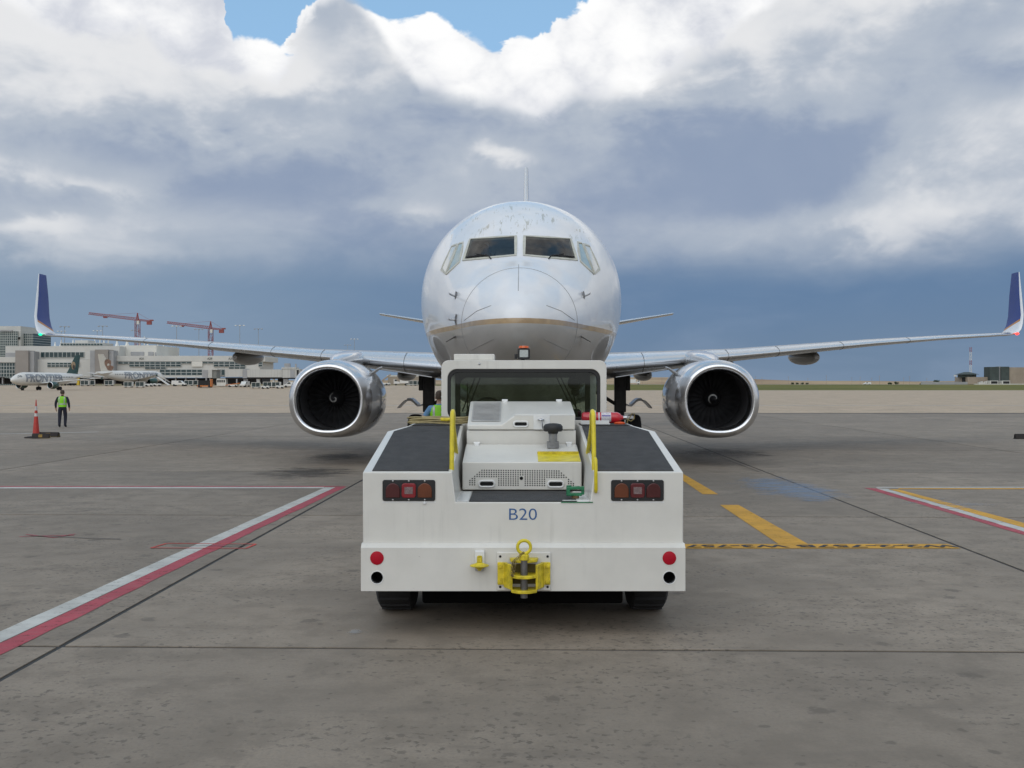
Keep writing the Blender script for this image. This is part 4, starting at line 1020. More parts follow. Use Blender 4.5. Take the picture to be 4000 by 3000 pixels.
wall_ring('window_seal', CY0 + .022, .05, -.812, .812, 1.663, 2.212, .10, -.775, .775, 1.70, 2.172, .09, M_tblk)
rs = rrect(-CW, CW, 2.20, CZ1 + .002, .072, 6); top_arc = [p for p in rs if p[1] > 2.24]
MB().prism(top_arc, 1, CY0 + .071, CY1).build('roof', M_tw, cabp, smooth=40)
for sx in (-1, 1):
    sw_ = MB(); sw_.box((sx * .80, CY0 + .071, CZ0), (sx * .868, CY1, 1.68)); sw_.box((sx * .80, CY0 + .071, 1.68), (sx * .868, CY0 + .18, 2.24)); sw_.box((sx * .80, CY1 - .12, 1.68), (sx * .868, CY1, 2.24)); sw_.box((sx * .80, CY0 + .18, 2.15), (sx * .868, CY1 - .12, 2.24))
    sw_.build('side_wall', M_tw, cabp)
    for k in range(9): MB().lathe([(.002, -.004), (.007, -.002), (.008, .004)], (0, 0, 0), 'X', 8).build('rivet', M_steel, cabp).location = (sx * .874, CY0 + .03, 1.75 + .055 * k)
MB().box((-.86, CY0 + .1, 1.25), (.86, CY1, 1.31)).build('cab_floor', M_tblk, cabp)
wall_ring('windscreen_frame', CY1, .05, -CW, CW, CZ0, CZ1 - .02, .07, -.80, .78, 1.42, 2.15, .08, M_tblk)
wall_ring('inner_trim', CY1 - .16, .03, -.795, .795, CZ0 + .02, 2.23, .04, -.735, .735, 1.40, 2.125, .08, M_tblk)
M_tug_gl = glass_mat('tinted_cab_glass', (.62, .68, .64), .01); M_tug_gl2 = glass_mat('windscreen_glass', (.86, .90, .87), .0)
MB().prism(rrect(-.80, .80, 1.675, 2.20, .10, 6), 1, CY0 + .036, CY0 + .042).build('rear_window', M_tug_gl, cabp)
MB().prism(rrect(-.80, .78, 1.42, 2.15, .08, 6), 1, CY1 + .02, CY1 + .026).build('windscreen', M_tug_gl2, cabp)
wp = MB()
for a, b in (((-.56, 2.14), (-.72, 1.72)), ((-.50, 2.14), (-.67, 1.70)), ((.40, 2.14), (.62, 1.70)), ((.45, 2.14), (.66, 1.72)), ((-.66, 2.06), (-.655, 1.62)), ((.60, 1.98), (.67, 1.60))):
    wp.tube([(a[0], CY1 - .02, a[1]), (b[0], CY1 - .02, b[1])], .008, 6)
wp.build('wiper_arms', M_tblk, cabp)
mr = MB(); mr.lathe([(.004, -.05), (.06, -.045), (.082, -.01), (.082, .03), (.05, .05), (.004, .052)], (.60, 3.6, 2.06), 'Y', 20); mr.lathe([(.004, -.03), (.055, -.02), (.05, .03), (.004, .035)], (.67, 3.62, 2.10), 'Y', 16); mr.lathe([(.004, -.03), (.05, -.02), (.045, .03), (.004, .035)], (.61, 3.62, 1.96), 'Y', 16); mr.tube([(.62, 3.62, 2.1), (.62, 3.65, 2.23)], .012, 6)
mr.build('cab_fan', M_tblk, cabp, smooth=50)
sw_ = MB(); sw_.tube([(-.40 + .19 * math.cos(2 * math.pi * k / 28), 3.35 - .06 * math.sin(2 * math.pi * k / 28), 1.72 + .17 * math.sin(2 * math.pi * k / 28)) for k in range(28)], .014, 8, closed=True); sw_.tube([(-.40, 3.37, 1.72), (-.40, 3.7, 1.5)], .03, 8); sw_.tube([(-.58, 3.35, 1.72), (-.22, 3.35, 1.72)], .012, 6)
sw_.build('steering_wheel', M_tblk, cabp, smooth=50)
for x in (-.42, .42):
    MB().box((x - .22, 2.72, 1.33), (x + .22, 3.15, 1.46)).box((x - .20, 2.68, 1.46), (x + .20, 2.78, 1.78)).build('seat', pm('seat_vinyl', (.03, .03, .032), .6), cabp, bevel=.03)
MB().box((-.78, 3.55, 1.32), (.78, 3.76, 1.50)).build('dashboard', M_tblk, cabp, bevel=.02)
# roof gear
MB().box((-.75, 2.68, 2.303), (-.315, 3.2, 2.372)).build('roof_box', M_tw, cabp, bevel=.008)
lm = MB().prism(rrect(-.066, .066, 2.312, 2.432, .02), 1, 2.56, 2.64).cyl((-.01, 2.60, 2.28), (-.01, 2.60, 2.32), .02, 10).box((-.10, 2.58, 2.318), (-.07, 2.62, 2.37)).build('work_lamp', M_tblk, cabp, bevel=.006)
MB().prism(rrect(-.045, .045, 2.335, 2.412, .008), 1, 2.553, 2.561).build('lamp_lens', pm('frosted_lens', (.42, .45, .43), .3, var=.1, scale=60, coat=.6), lm)
MB().lathe([(.055, 2.433), (.052, 2.455), (.004, 2.459)], (0, 2.60, 0), 'Z', 20).build('amber_cap', pm('amber_beacon', (.75, .12, .01), .3, coat=.5), lm, smooth=40)
MB().lathe([(.003, -.008), (.012, -.004), (.013, .003)], (-.47, CY0 - .001, 2.262), 'Y', 10).build('roof_bolt', M_steel, cabp, smooth=40)
# ---- loose things carried on the tractor
ext_ = thing('fire_extinguisher', 'red fire extinguisher lying in a white bracket on the tractor deck', 'fire extinguisher', (.92, 10.72, 1.635))
zc = .068
MB().lathe([(.02, -.205), (.045, -.202), (.057, -.185), (.057, .16), (.045, .19), (.025, .205), (.018, .225)], (0, 0, zc), 'X', 32).build('cylinder', pm('extinguisher_red', (.48, .012, .025), .22, var=.08, coat=.7), ext_, smooth=50)
lb = MB(); rr_ = .0578
lb.add([(x, -rr_ * math.sin(a), zc + rr_ * math.cos(a)) for x in (-.005, .095) for a in [R(20 + 14 * k) for k in range(9)]], [(k, k + 1, 10 + k, 9 + k) for k in range(8)]); lb.build('label', pm('paper_label', (.55, .53, .56), .6, var=.22, scale=70), ext_, smooth=50)
lb = MB(); lb.add([(x, -rr_ * 1.006 * math.sin(a), zc + rr_ * 1.006 * math.cos(a)) for x in (0, .09) for a in (R(62), R(68), R(74))], [(0, 1, 4, 3), (1, 2, 5, 4)]); lb.build('label_band', pm('label_blue', (.08, .06, .3), .6), ext_)
lb = MB(); lb.add([(x, -rr_ * 1.003 * math.sin(a), zc + rr_ * 1.003 * math.cos(a)) for x in (-.035, -.02) for a in [R(20 + 14 * k) for k in range(9)]], [(k, k + 1, 10 + k, 9 + k) for k in range(8)]); lb.build('label_strip', pm('paper_label', (.55, .53, .56), .6), ext_)
MB().lathe([(.018, .222), (.022, .23), (.022, .262), (.012, .27)], (0, 0, zc), 'X', 14).box((.235, -.012, zc - .01), (.33, .012, zc + .02)).build('valve', M_steel, ext_, smooth=40)
MB().tube([(.25, -.02, zc - .01), (.30, -.03, zc - .035), (.335, -.02, zc - .01), (.34, -.02, zc + .04), (.315, -.02, zc + .045), (.27, -.02, zc - .03), (.26, -.02, zc - .06)], .005, 6).build('safety_pin', M_chain, ext_, smooth=50)
bk = MB(); bk.box((-.215, -.062, -.004), (.085, .06, .012)); bk.box((-.215, -.066, -.002), (.075, -.0605, .042)); bk.tube([(-.075, -.0605 * math.sin(R(a)), zc + .0605 * math.cos(R(a))) for a in range(-100, 101, 20)], .006, 6); bk.box((-.09, -.068, .02), (-.062, -.058, .12)); bk.box((-.09, -.05, .118), (-.06, -.02, .142)); bk.build('bracket', M_twi, ext_, bevel=.002)
tag(MB().loft([[(1.0 + .085 * math.cos(t) * (1 + .25 * math.sin(3 * t)), 10.63 + .04 * math.sin(t), 1.637 + h) for t in (2 * math.pi * k / 18 for k in range(18))] if False else [(1.10 + s * .045 * math.cos(t) * (1 + .3 * math.sin(3 * t)), 10.64 + s * .035 * math.sin(t), 1.640 + h) for t in (2 * math.pi * k / 18 for k in range(18))] for h, s in ((0, 1.0), (.012, 1.1), (.022, .7), (.026, .1))]).build('rag', pm('orange_rag', (.65, .09, .02), .8, var=.2), smooth=60), 'small crumpled orange rag tucked under the red fire extinguisher', 'rag')
rp = MB(); random.seed(3)
for k in range(9):
    a0 = random.uniform(0, 6); pts = []
    for j in range(26):
        t = 2 * math.pi * j / 26; ra, rb = .30 + random.uniform(-.006, .006) + .018 * math.sin(k * 1.7), .10 + .012 * math.cos(k * 2.1)
        pts.append((ra * math.cos(t) * (1 + .02 * math.sin(2 * t + k)), rb * math.sin(t), .012 + .0085 * k * .8 + .006 * math.sin(3 * t + a0)))
    rp.tube(pts, .0075, 7, closed=True)
rp.tube([(.26, .0, .05), (.36, -.03, .05), (.42, .0, .085), (.50, .04, .12)], .006, 7)
coil = rp.build('coiled_cable', pm('tan_cable', (.33, .27, .13), .6, var=.2, scale=30), smooth=60); coil.location = (-.74, 10.62, 1.642)
tag(coil, 'coil of tan cable lying on the tractor deck beside the cab', 'cable coil')
MB().tube([(.02, -.105, .05), (.12, -.108, .05)], [.02, .016], 10).build('cable_joint', M_yeld, coil, smooth=50)
cl = thing('green_clamp', 'green iron clamp standing on the mat in the tractor rear notch', 'clamp', (.53, 8.72, 1.095))
M_grn = pm('green_enamel', (.012, .17, .07), .4, var=.2, scale=20, coat=.3)
g_ = MB(); g_.prism([(-.075, .02), (-.075, .095), (.03, .10), (.075, .085), (.07, .06), (.03, .075), (-.045, .072), (-.045, .045), (.05, .045), (.055, .02)], 1, -.03, .03); g_.cyl((-.055, 0, .09), (-.055, 0, .108), .02, 12); g_.box((.05, -.02, .03), (.075, .02, .10)); g_.build('frame', M_grn, cl, bevel=.005)
MB().cyl((0, 0, .0), (0, 0, .022), .032, 14).build('screw', pm('rusty_iron', (.16, .10, .05), .7, .4, var=.3), cl, smooth=40)
MB().box((-.115, -.19, -.006), (.115, -.16, .002)).build('base_plate', M_twi, cl); MB().box((-.13, -.226, -.014), (.13, -.222, -.006)).build('edge_strip', M_grn, cl)

# ================================================================== BEYOND THE APRON
def bx(mb, x0, x1, y0, y1, d, th, mi=0):
    """box whose front face fills this patch of the photograph at distance d, with real depth th behind it"""
    a, b = P(x0, y1, d), P(x1, y0, d); return mb.box((a.x, d, a.z), (b.x, d + th, b.z), mi)
M_pale = pm('pale_panel_wall', (.55, .54, .50), .6, var=.06, scale=.15, streak=.2); M_pale2 = pm('white_panel_wall', (.64, .62, .56), .6, var=.06, scale=.12)
M_brown = pm('brown_block_wall', (.27, .245, .22), .7, var=.08, scale=.2); M_grey = pm('grey_panel', (.33, .33, .33), .6, var=.08, scale=.3)
M_wglass = pm('teal_window_glass', (.022, .05, .055), .08, var=.35, scale=.18, coat=.5); M_mull = pm('window_mullion', (.40, .42, .40), .5, var=.1)
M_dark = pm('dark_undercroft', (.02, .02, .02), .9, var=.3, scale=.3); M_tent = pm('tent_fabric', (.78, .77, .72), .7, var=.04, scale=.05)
M_tan = pm('tan_block_wall', (.33, .27, .21), .8, var=.1, scale=.2); M_dgr = pm('dark_green_louvre', (.05, .065, .06), .7, var=.2, scale=.5)
M_crane = pm('crane_red', (.30, .07, .065), .5, var=.15, scale=.4); M_vw = pm('vehicle_white', (.66, .65, .61), .4, var=.08, coat=.3); M_vg = pm('vehicle_glass', (.02, .028, .03), .1, coat=.5)
M_or = pm('vehicle_orange', (.52, .16, .03), .5, var=.15); M_vy = pm('vehicle_yellow', (.55, .38, .03), .5, var=.15); M_cart = pm('cart_curtain', (.03, .05, .05), .6, var=.3, scale=1.5)
M_cgreen = pm('jet_green', (.008, .055, .045), .25, var=.1, coat=.5)
UNIT = MB().box((0, 0, 0), (1, 1, 1))
pane0 = None
def panes(par, x0, x1, y0, y1, d, nc, nr, gap=.28, mat=None, skip=()):
    """a window band: mullion frame standing proud and one object per pane, sharing one mesh"""
    global pane0
    bk = bx(MB(), x0, x1, y0, y1, d - .05, .5).build('window_frame', M_mull, par)
    a, b = P(x0, y1, d), P(x1, y0, d); w_, h_ = (b.x - a.x) / nc, (b.z - a.z) / nr
    for j in range(nr):
        for i in range(nc):
            if (i, j) in skip: continue
            if pane0 is None: o = pane0 = UNIT.build('window_pane', M_wglass, bk)
            else: o = pane0.copy(); C.objects.link(o); o.parent = bk
            o.location = (a.x + i * w_ + gap / 2, d - .10, a.z + j * h_ + gap / 2); o.scale = (w_ - gap, .08, h_ - gap)
con = thing('concourse', 'long pale airport concourse with teal window bands and brown stair towers', 'building', P(290, 830, 431))
CM = Matrix.Translation(-con.location)
def cw(name, rects, mat, par=con):
    obs = [bx(MB(), *r).build(name, mat, par) for r in rects]
    return obs[0]
_kids0 = set(bpy.data.objects)
cw('upper_wall', [(12, 258, 747.6, 776, 433, 40)], M_pale); cw('lower_wall', [(73.5, 195, 776.2, 816, 431.5, 30), (0, 33, 771, 783, 431, 20), (-320, 0, 771, 783, 431, 20), (-320, -40, 783.2, 816, 431.6, 20)], M_pale)
cw('grey_infill', [(12, 33, 762, 771, 432.6, 3)], M_grey)
t1 = cw('stair_tower', [(33, 61, 757, 818, 427, 12)], M_brown); cw('tower_side', [(61.2, 73.5, 759, 818, 428.2, 12)], M_grey, t1)  # side shading of the tower put into the colour of a grey piece
t2 = cw('stair_tower', [(205, 233, 755, 818, 427, 12)], M_brown); cw('tower_side', [(194.5, 204.8, 757, 818, 428.2, 11), (233.2, 245, 757, 818, 428.2, 11)], M_grey, t2)
cw('upper_block', [(258.2, 338, 746, 769, 440, 30)], M_pale2); cw('louvre_panel', [(282.6, 310.6, 760, 768.4, 439.6, .6), (320, 331, 760, 768.4, 439.6, .6), (334.5, 337, 761, 768.4, 439.6, .6)], M_grey)
cw('wing_wall', [(245.2, 566, 768.6, 780.5, 431.8, 25), (245.2, 562, 780.7, 813, 432.4, 24), (562, 572.5, 770, 781, 432.6, 24)], M_pale)
cw('pale_panel', [(414, 437, 780.8, 792, 431.7, 1)], M_pale2)
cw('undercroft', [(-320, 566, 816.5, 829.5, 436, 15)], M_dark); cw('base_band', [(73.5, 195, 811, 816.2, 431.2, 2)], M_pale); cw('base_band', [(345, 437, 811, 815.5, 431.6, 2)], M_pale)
cw('column', [(x, x + 2.2, 816, 829.2, 432.5, 1.2) for x in range(-40, 566, 22)], M_grey)
panes(con, 88, 181.5, 760.3, 772.2, 432.6, 10, 1); panes(con, 102, 172, 783, 793, 431.2, 8, 2)
panes(con, -40, 32.5, 783.5, 814, 431.5, 12, 4, skip={(i, 0) for i in range(3)}); panes(con, 255, 300, 781.5, 786.5, 432.0, 4, 1)
panes(con, 279, 391, 781.4, 792.2, 431.9, 10, 2); panes(con, 313, 358, 792.6, 797.4, 432.0, 4, 1); panes(con, 391.4, 413.6, 781.4, 785.4, 432.0, 2, 1)
panes(con, 437.4, 461, 781.4, 785.4, 432.0, 2, 1); panes(con, 461.4, 530, 781.4, 792.2, 431.9, 6, 2); panes(con, 494, 530, 792.6, 797.2, 432.0, 3, 1)
panes(con, 345, 437, 798, 810.8, 431.9, 8, 2); panes(con, 469, 486, 798, 810.8, 431.9, 2, 1); panes(con, 558, 567, 782, 792, 431.9, 1, 2)
clr = cw('clerestory', [(130, 223, 740.5, 747.5, 470, 12), (162, 190, 735, 740.4, 472, 8)], M_pale); panes(con, 131, 222, 741.5, 746.5, 469.6, 14, 1)
for body, px in (('A31', 306), ('A29', 453), ('A27', 499)):
    p = P(px, 774.8, 431.6); text_obj('gate_sign', body, 1.25, pm('sign_letter', (.10, .11, .10), .6), con, Matrix.Translation(p) @ RX, .02)
for o in set(bpy.data.objects) - _kids0:
    if o.parent is con: o.location = Vector(o.location) - con.location
gb = thing('glass_office_block', 'dark glass office block with a concrete penthouse beside the concourse', 'building', P(30, 830, 520))
def grid_mat():
    m = bpy.data.materials.new('curtain_wall'); m.use_nodes = True; t = m.node_tree; b = t.nodes['Principled BSDF']
    co = t.nodes.new('ShaderNodeTexCoord').outputs['Object']; br = t.nodes.new('ShaderNodeTexBrick'); br.offset = 0
    t.links.new(mapping(t, co, (1, 1, 1), rot=(R(90), 0, 0)), br.inputs['Vector']); br.inputs['Scale'].default_value = 1
    br.inputs['Brick Width'].default_value = 1.05; br.inputs['Row Height'].default_value = 1.25; br.inputs['Mortar Size'].default_value = .16
    br.inputs['Color1'].default_value = (.035, .06, .065, 1); br.inputs['Color2'].default_value = (.07, .10, .10, 1); br.inputs['Mortar'].default_value = (.34, .36, .34, 1)
    t.links.new(br.outputs[0], b.inputs['Base Color']); b.inputs['Roughness'].default_value = .2
    return m
M_grid = grid_mat()
def gw(name, rects, mat, par=gb):
    for r in rects: o = bx(MB(), *r).build(name, mat, par); o.location = -par.location
    return o
gw('glass_wall', [(-140, 38, 716, 832, 520, 25), (44.5, 72, 720, 832, 524, 20)], M_grid); gw('penthouse', [(-140, 44.5, 704.5, 715.8, 522, 18)], M_pale); gw('stair_core', [(38.2, 44.3, 716, 832, 521, 18)], M_pale)
gw('lift_gap', [(39.3, 43, 728, 733, 520.6, .6)], M_dark); gw('roof_hoop', [(0, 27, 713, 716, 519, .5)], M_grey)

# tensile tent roof of the main terminal
tent = thing('tent_roof', 'row of white peaked fabric tents rising behind the concourse', 'tent roof', P(230, 832, 700))
for i, (px, py, hw_) in enumerate([(76, 733, 17), (95, 736, 14), (113, 732, 17), (135, 731, 18), (158, 732, 18), (183, 731, 18), (207, 733, 18), (232, 731, 19), (258, 730, 19), (282, 733, 17), (303, 737, 16), (322, 740, 15), (338, 743, 14), (352, 746, 13), (364, 750, 13)]):
    c_ = P(px, 772, 700) - tent.location; top_ = P(px, py, 700) - tent.location; r0 = hw_ / F * 700
    rg = []
    for u in (0, .15, .3, .45, .6, .75, .88, .96, 1.0):
        rr_ = r0 * ((1 - u) ** 1.7 * .95 + .05); rg.append([(c_.x + rr_ * math.copysign(abs(math.cos(t)) ** .75, math.cos(t)), 14 + i % 2 * 3 + 1.6 * rr_ * math.sin(t), c_.z + (top_.z - c_.z) * u) for t in (2 * math.pi * k / 18 for k in range(18))])
    MB().loft(rg).build('tent_peak', M_tent, tent, smooth=70)
for px in (88, 216, 234, 312): 
    a = P(px, 745, 690) - tent.location; b = P(px, 727, 690) - tent.location; MB().cyl((a.x, a.y, a.z), (b.x, b.y, b.z), .45, 8).build('tent_mast', M_tent, tent)

# tower cranes
def crane(name, label, xm, y_apex, y_jib, tip, ctr, d, y_base=832):
    b0 = P(xm, y_base, d); t = thing(name, label, 'crane', b0, 0, 'red tower cranes')
    L = lambda px, py, dd=0: P(px, py, d + dd) - b0
    w_ = 1.15; m = MB(); zt = L(xm, y_jib).z; n = int(zt / 3)
    for sx in (-1, 1):
        for sy in (-1, 1): m.cyl((sx * w_, sy * w_, 0), (sx * w_, sy * w_, zt), .16, 5)
    for k in range(n):
        z0, z1 = zt * k / n, zt * (k + 1) / n; s = 1 if k % 2 else -1
        for sy in (-1, 1): m.cyl((-w_ * s, sy * w_, z0), (w_ * s, sy * w_, z1), .09, 4); m.cyl((-w_, sy * w_, z1), (w_, sy * w_, z1), .08, 4)
        for sx in (-1, 1): m.cyl((sx * w_, -w_ * s, z0), (sx * w_, w_ * s, z1), .09, 4)
    m.build('mast', M_crane, t)
    m = MB(); ap_ = L(xm, y_apex); 
    for sx in (-1, 1): m.cyl((sx * .9, 0, zt), ap_, .22, 6)
    m.cyl((0, .6, zt), ap_, .2, 6); m.build('apex', M_crane, t)
    def boom(nm, e, h, k_):
        m = MB(); a = Vector((0, 0, zt)); e = Vector(e); n = k_; up = Vector((0, 0, h)); sd = Vector((0, .8, 0))
        m.cyl(a - sd, e - sd, .15, 5); m.cyl(a + sd, e + sd, .15, 5); m.cyl(a + up, e + up * .7, .17, 5)
        for i in range(n):
            p, q = a.lerp(e, i / n), a.lerp(e, (i + .5) / n); r = a.lerp(e, (i + 1) / n); uq = up * (1 - .3 * (i + .5) / n)
            for s in (-1, 1): m.cyl(p + sd * s, q + uq, .09, 4); m.cyl(q + uq, r + sd * s, .09, 4)
        return m.build(nm, M_crane, t)
    boom('jib', L(*tip), 1.5, 20); boom('counter_jib', L(*ctr), .9, 6)
    tr = MB(); u1 = Vector((0, 0, zt)).lerp(L(*tip), .6) + Vector((0, 0, 1.3)); tr.cyl(ap_, u1, .05, 4); tr.cyl(ap_, L(*ctr) + Vector((0, 0, .6)), .06, 4); tr.build('tie_rod', M_crane, t)
    c_ = L(*ctr); m = MB().cbox((c_.x - 1.2, 0, c_.z - .7), (2.6, 1.6, 2.0)).cbox((c_.x + .1, 0, c_.z + .8), (2.0, 1.2, .8)); m.build('counterweight', M_crane, t)
    MB().cbox((.9, -1.5, zt - 1.2), (1.3, 1.3, 2.0)).build('operator_cab', M_vw, t); q = Vector((0, 0, zt)).lerp(L(*tip), .66); MB().cbox((q.x, 0, q.z - .5), (2.0, 1.5, .8)).build('trolley', M_crane, t)
crane('tower_crane', 'taller red tower crane rising behind the brown stair tower and second parked jet', 297, 676, 692.5, (192, 679), (327, 695), 600)
crane('tower_crane', 'shorter red tower crane rising behind the long low concourse wing', 455, 694, 711, (361, 698.5), (483, 713), 600)
dc = thing('distant_crane', 'small orange crane mast peeping up beside the jet bridge', 'crane', P(572, 832, 650)); MB().cyl((0, 0, 0), (0, 0, 16), 1.0, 6).build('mast', M_or, dc); MB().box((-1.6, -1, 16), (1.6, 1, 18)).build('cab', M_or, dc)

# high-mast lights
lmst = None
for i, (px, py, d) in enumerate([(139.5, 705, 560), (132.7, 715, 640), (221.7, 704, 560), (210, 714, 640), (291.7, 713, 660), (381.5, 704, 560), (429.6, 711, 640), (518, 702.5, 560), (558, 710, 640), (765.5, 732, 700), (751, 745, 800), (51, 707, 580)]):
    b0 = P(px, 832, d); h = P(px, py, d).z - b0.z
    t = thing('light_mast', ('slim high-mast floodlight rising above the wing root beyond the engine' if i in (9, 10) else 'slim grey floodlight mast rising beside the dark glass office block' if i == 11 else 'slim high-mast floodlight with white lamp heads behind the concourse' if i % 2 else 'slim high-mast floodlight with grey lamp heads behind the concourse'), 'light mast', b0, 0, 'high-mast floodlights')
    MB().cyl((0, 0, 0), (0, 0, h), .22, 6, .12).build('pole', M_grey, t)
    m = MB().cyl((-2.3, 0, h), (2.3, 0, h), .09, 5); m.build('crossarm', M_grey, t)
    for x in (-2.2, 0, 2.2): MB().lathe([(.1, .25), (.5, .1), (.62, -.25), (.3, -.35)], (x, 0, h - .1), 'Z', 10).build('floodlight', M_vw if i % 2 else M_grey, t, smooth=40)

# ---- two narrow-body jets parked at the concourse
def jet(label, nose, tail_dir, tail_cols, side, z0):
    a = math.atan2(-tail_dir[0], tail_dir[1]); t = thing('parked_jet', label, 'airplane', (nose[0], nose[1], z0), a, 'jets at the concourse')
    T_ = pchip([0, .3, 1, 2.5, 4, 6, 22, 28, 33.8], [3.2, 3.75, 4.25, 4.95, 5.45, 5.65, 5.65, 5.55, 5.1]); B_ = pchip([0, .3, 1, 2.5, 4, 6, 20, 26, 33.8], [3.1, 2.7, 2.3, 1.85, 1.6, 1.52, 1.52, 2.3, 4.6]); W_ = pchip([0, .3, 1, 2.5, 4, 6, 22, 28, 33.8], [.05, .55, 1.0, 1.5, 1.8, 1.97, 1.97, 1.5, .25])
    m = MB(); sts = [0, .15, .3, .6, 1, 1.5, 2, 2.5, 3, 4, 5, 6, 8, 12, 16, 20, 22, 24, 26, 28, 30, 32, 33.8]
    m.loft([[(W_(s) * math.cos(q), s, (T_(s) + B_(s)) / 2 + (T_(s) - B_(s)) / 2 * math.sin(q)) for q in (2 * math.pi * k / 32 for k in range(32))] for s in sts]); m.build('fuselage', M_vw, t, smooth=60)
    # titles wrapped on the hull
    me = text_mesh('FRONTIER', 3.4, .13); xs_ = [v.co.x for v in me.vertices]; ys_ = [v.co.y for v in me.vertices]; kx = 17.5 / (max(xs_) - min(xs_)); my = (max(ys_) + min(ys_)) / 2; ky = 2.7 / (max(ys_) - min(ys_)); mx_ = (max(xs_) + min(xs_)) / 2
    b_ = bmesh.new(); b_.from_mesh(me)
    for k in range(-6, 7):
        g_ = b_.verts[:] + b_.edges[:] + b_.faces[:]; bmesh.ops.bisect_plane(b_, geom=g_, plane_co=(0, my + k * .22 / ky, 0), plane_no=(0, 1, 0))
    for v in b_.verts:
        u, w_ = (v.co.x - mx_) * kx, (v.co.y - my) * ky; s = 13.2 + u * (1 if side > 0 else -1); r_ = W_(s) + .02; q = (w_ + .35) / 2.05
        v.co = (side * r_ * math.cos(q), s, (T_(s) + B_(s)) / 2 + ((T_(s) - B_(s)) / 2 + .02) * math.sin(q))
    b_.to_mesh(me); b_.free(); me.materials.clear(); me.materials.append(pm('title_silver', (.27, .285, .31), .35, .3, var=.15, scale=1)); o = bpy.data.objects.new('hull_titles', me); C.objects.link(o); o.parent = t
    for sx in (-1, 1):
        w_ = MB().loft([airfoil(sx * x, s, c_, z, .1, 0, 1, n=8) for x, s, c_, z in ((1.5, 11.2, 6.4, 2.2), (6.2, 13.8, 3.9, 2.75), (16.9, 19.6, 1.5, 3.9))]).build('wing', M_vw, t, smooth=40)
        MB().prism([(19.9, 3.5), (21.1, 3.5), (20.9, 4.5)], 0, sx * 16.88, sx * 16.96).build('wingtip_fence', M_cgreen, w_)
        e = bpy.data.objects.new('engine', None); C.objects.link(e); e.parent = t; e.location = (sx * 5.75, 10.2, 1.62)
        MB().lathe([(.86, .45), (.90, .06), (.98, 0), (1.06, .06), (1.18, .6), (1.2, 1.6), (1.0, 3.0), (.7, 3.6)], (0, 0, 0), 'Y', 28, caps=False).build('nacelle', M_cgreen, e, smooth=50)
        MB().lathe([(.88, .40), (.90, .05), (.98, -.01), (1.07, .05), (1.10, .16)], (0, 0, 0), 'Y', 28, caps=False).build('inlet_lip', M_chrome, e, smooth=50)
        MB().lathe([(.88, .6), (.2, .62), (.02, .3)], (0, 0, 0), 'Y', 20).build('fan', M_hole, e); MB().box((-.2, 1.2, .9), (.2, 4.6, 1.35)).build('pylon', M_vw, e)
        MB().loft([airfoil(sx * x, s, c_, z, .09, 0, 1, n=6, camber=0) for x, s, c_, z in ((.5, 28.6, 3.6, 4.3), (6.2, 31.2, 1.4, 4.85))]).build('tailplane', M_vw, t, smooth=40)
        for o_ in (-.45, .45):
            wh = MB().lathe([(.3, -.2), (.55, -.2), (.6, -.1), (.6, .1), (.55, .2), (.3, .2)], (sx * 3.8 + o_, 17.2, .6), 'X', 20).build('wheel', M_blk, t, smooth=40)
        MB().cyl((sx * 3.8, 17.2, .6), (sx * 3.6, 16.9, 2.5), .16, 8).build('strut', M_gear, t)
        # cockpit and cabin windows
        q0 = [(W_(s) + .015, s, z) for s, z in ((1.75, 4.10), (2.6, 4.25), (2.55, 4.75), (2.2, 4.72))]
        MB().add([(sx * (W_(s) * math.sqrt(max(0, 1 - ((z - (T_(s) + B_(s)) / 2) / ((T_(s) - B_(s)) / 2)) ** 2)) + .03), s, z) for s, z in ((1.55, 4.02), (3.1, 4.15), (3.0, 4.62), (2.2, 4.62))], [(0, 1, 2, 3)]).build('side_window', M_vg, t)
        m = MB()
        for k in range(26):
            s = 6.2 + k * .8; m.add([(sx * 1.982, s, 4.05), (sx * 1.982, s + .3, 4.05), (sx * 1.955, s + .3, 4.42), (sx * 1.955, s, 4.42)], [(0, 1, 2, 3)])
        tag(m.build('cabin_windows', M_vg, t), kind='stuff')
    MB().add([(x * sx2, s, z) for sx2 in (1,) for x, s, z in ((-.95, 1.45, 4.02), (.95, 1.45, 4.02), (.85, 2.15, 4.66), (-.85, 2.15, 4.66))], [(0, 1, 2, 3)]).build('windscreen', M_vg, t)
    fn_ = MB().loft([[(.05 * c_ * math.sin(q) * 1.1, s + c_ * (1 - math.cos(q)) / 2, z) for q in (2 * math.pi * k / 20 for k in range(20))] for z, s, c_ in ((5.0, 25.2, 6.2), (6.2, 26.4, 5.4), (11.7, 30.4, 2.6))]).build('fin', tail_cols[0], t, smooth=40)
    for k, (s0, z, rs, rz_) in enumerate(tail_cols[1]):     # blotches of the tail picture, kept plain
        MB().prism([(s0 + rs * math.cos(q) * (1 + .12 * math.sin(3 * q)), z + rz_ * math.sin(q) * (1 + .1 * math.cos(2 * q))) for q in (2 * math.pi * j / 18 for j in range(18))], 0, side * (.30 - .02 * (z - 6)), side * (.345 - .02 * (z - 6) + .006 * k)).build('tail_patch', tail_cols[2][k], fn_)
    MB().cyl((0, 5.0, .4), (0, 5.0, 1.9), .12, 8).build('strut', M_gear, t)
    for o_ in (-.25, .25): MB().lathe([(.2, -.11), (.36, -.11), (.38, 0), (.36, .11), (.2, .11)], (o_, 5.0, .38), 'X', 18).build('wheel', M_blk, t, smooth=40)
    return t
M_fawn = pm('tail_fawn', (.42, .30, .18), .4, var=.25, scale=3); M_tailb = pm('tail_brown', (.26, .15, .10), .4, var=.3, scale=2); M_cream = pm('tail_cream', (.62, .58, .50), .4, var=.1); M_tdk = pm('tail_dark', (.05, .035, .03), .4)
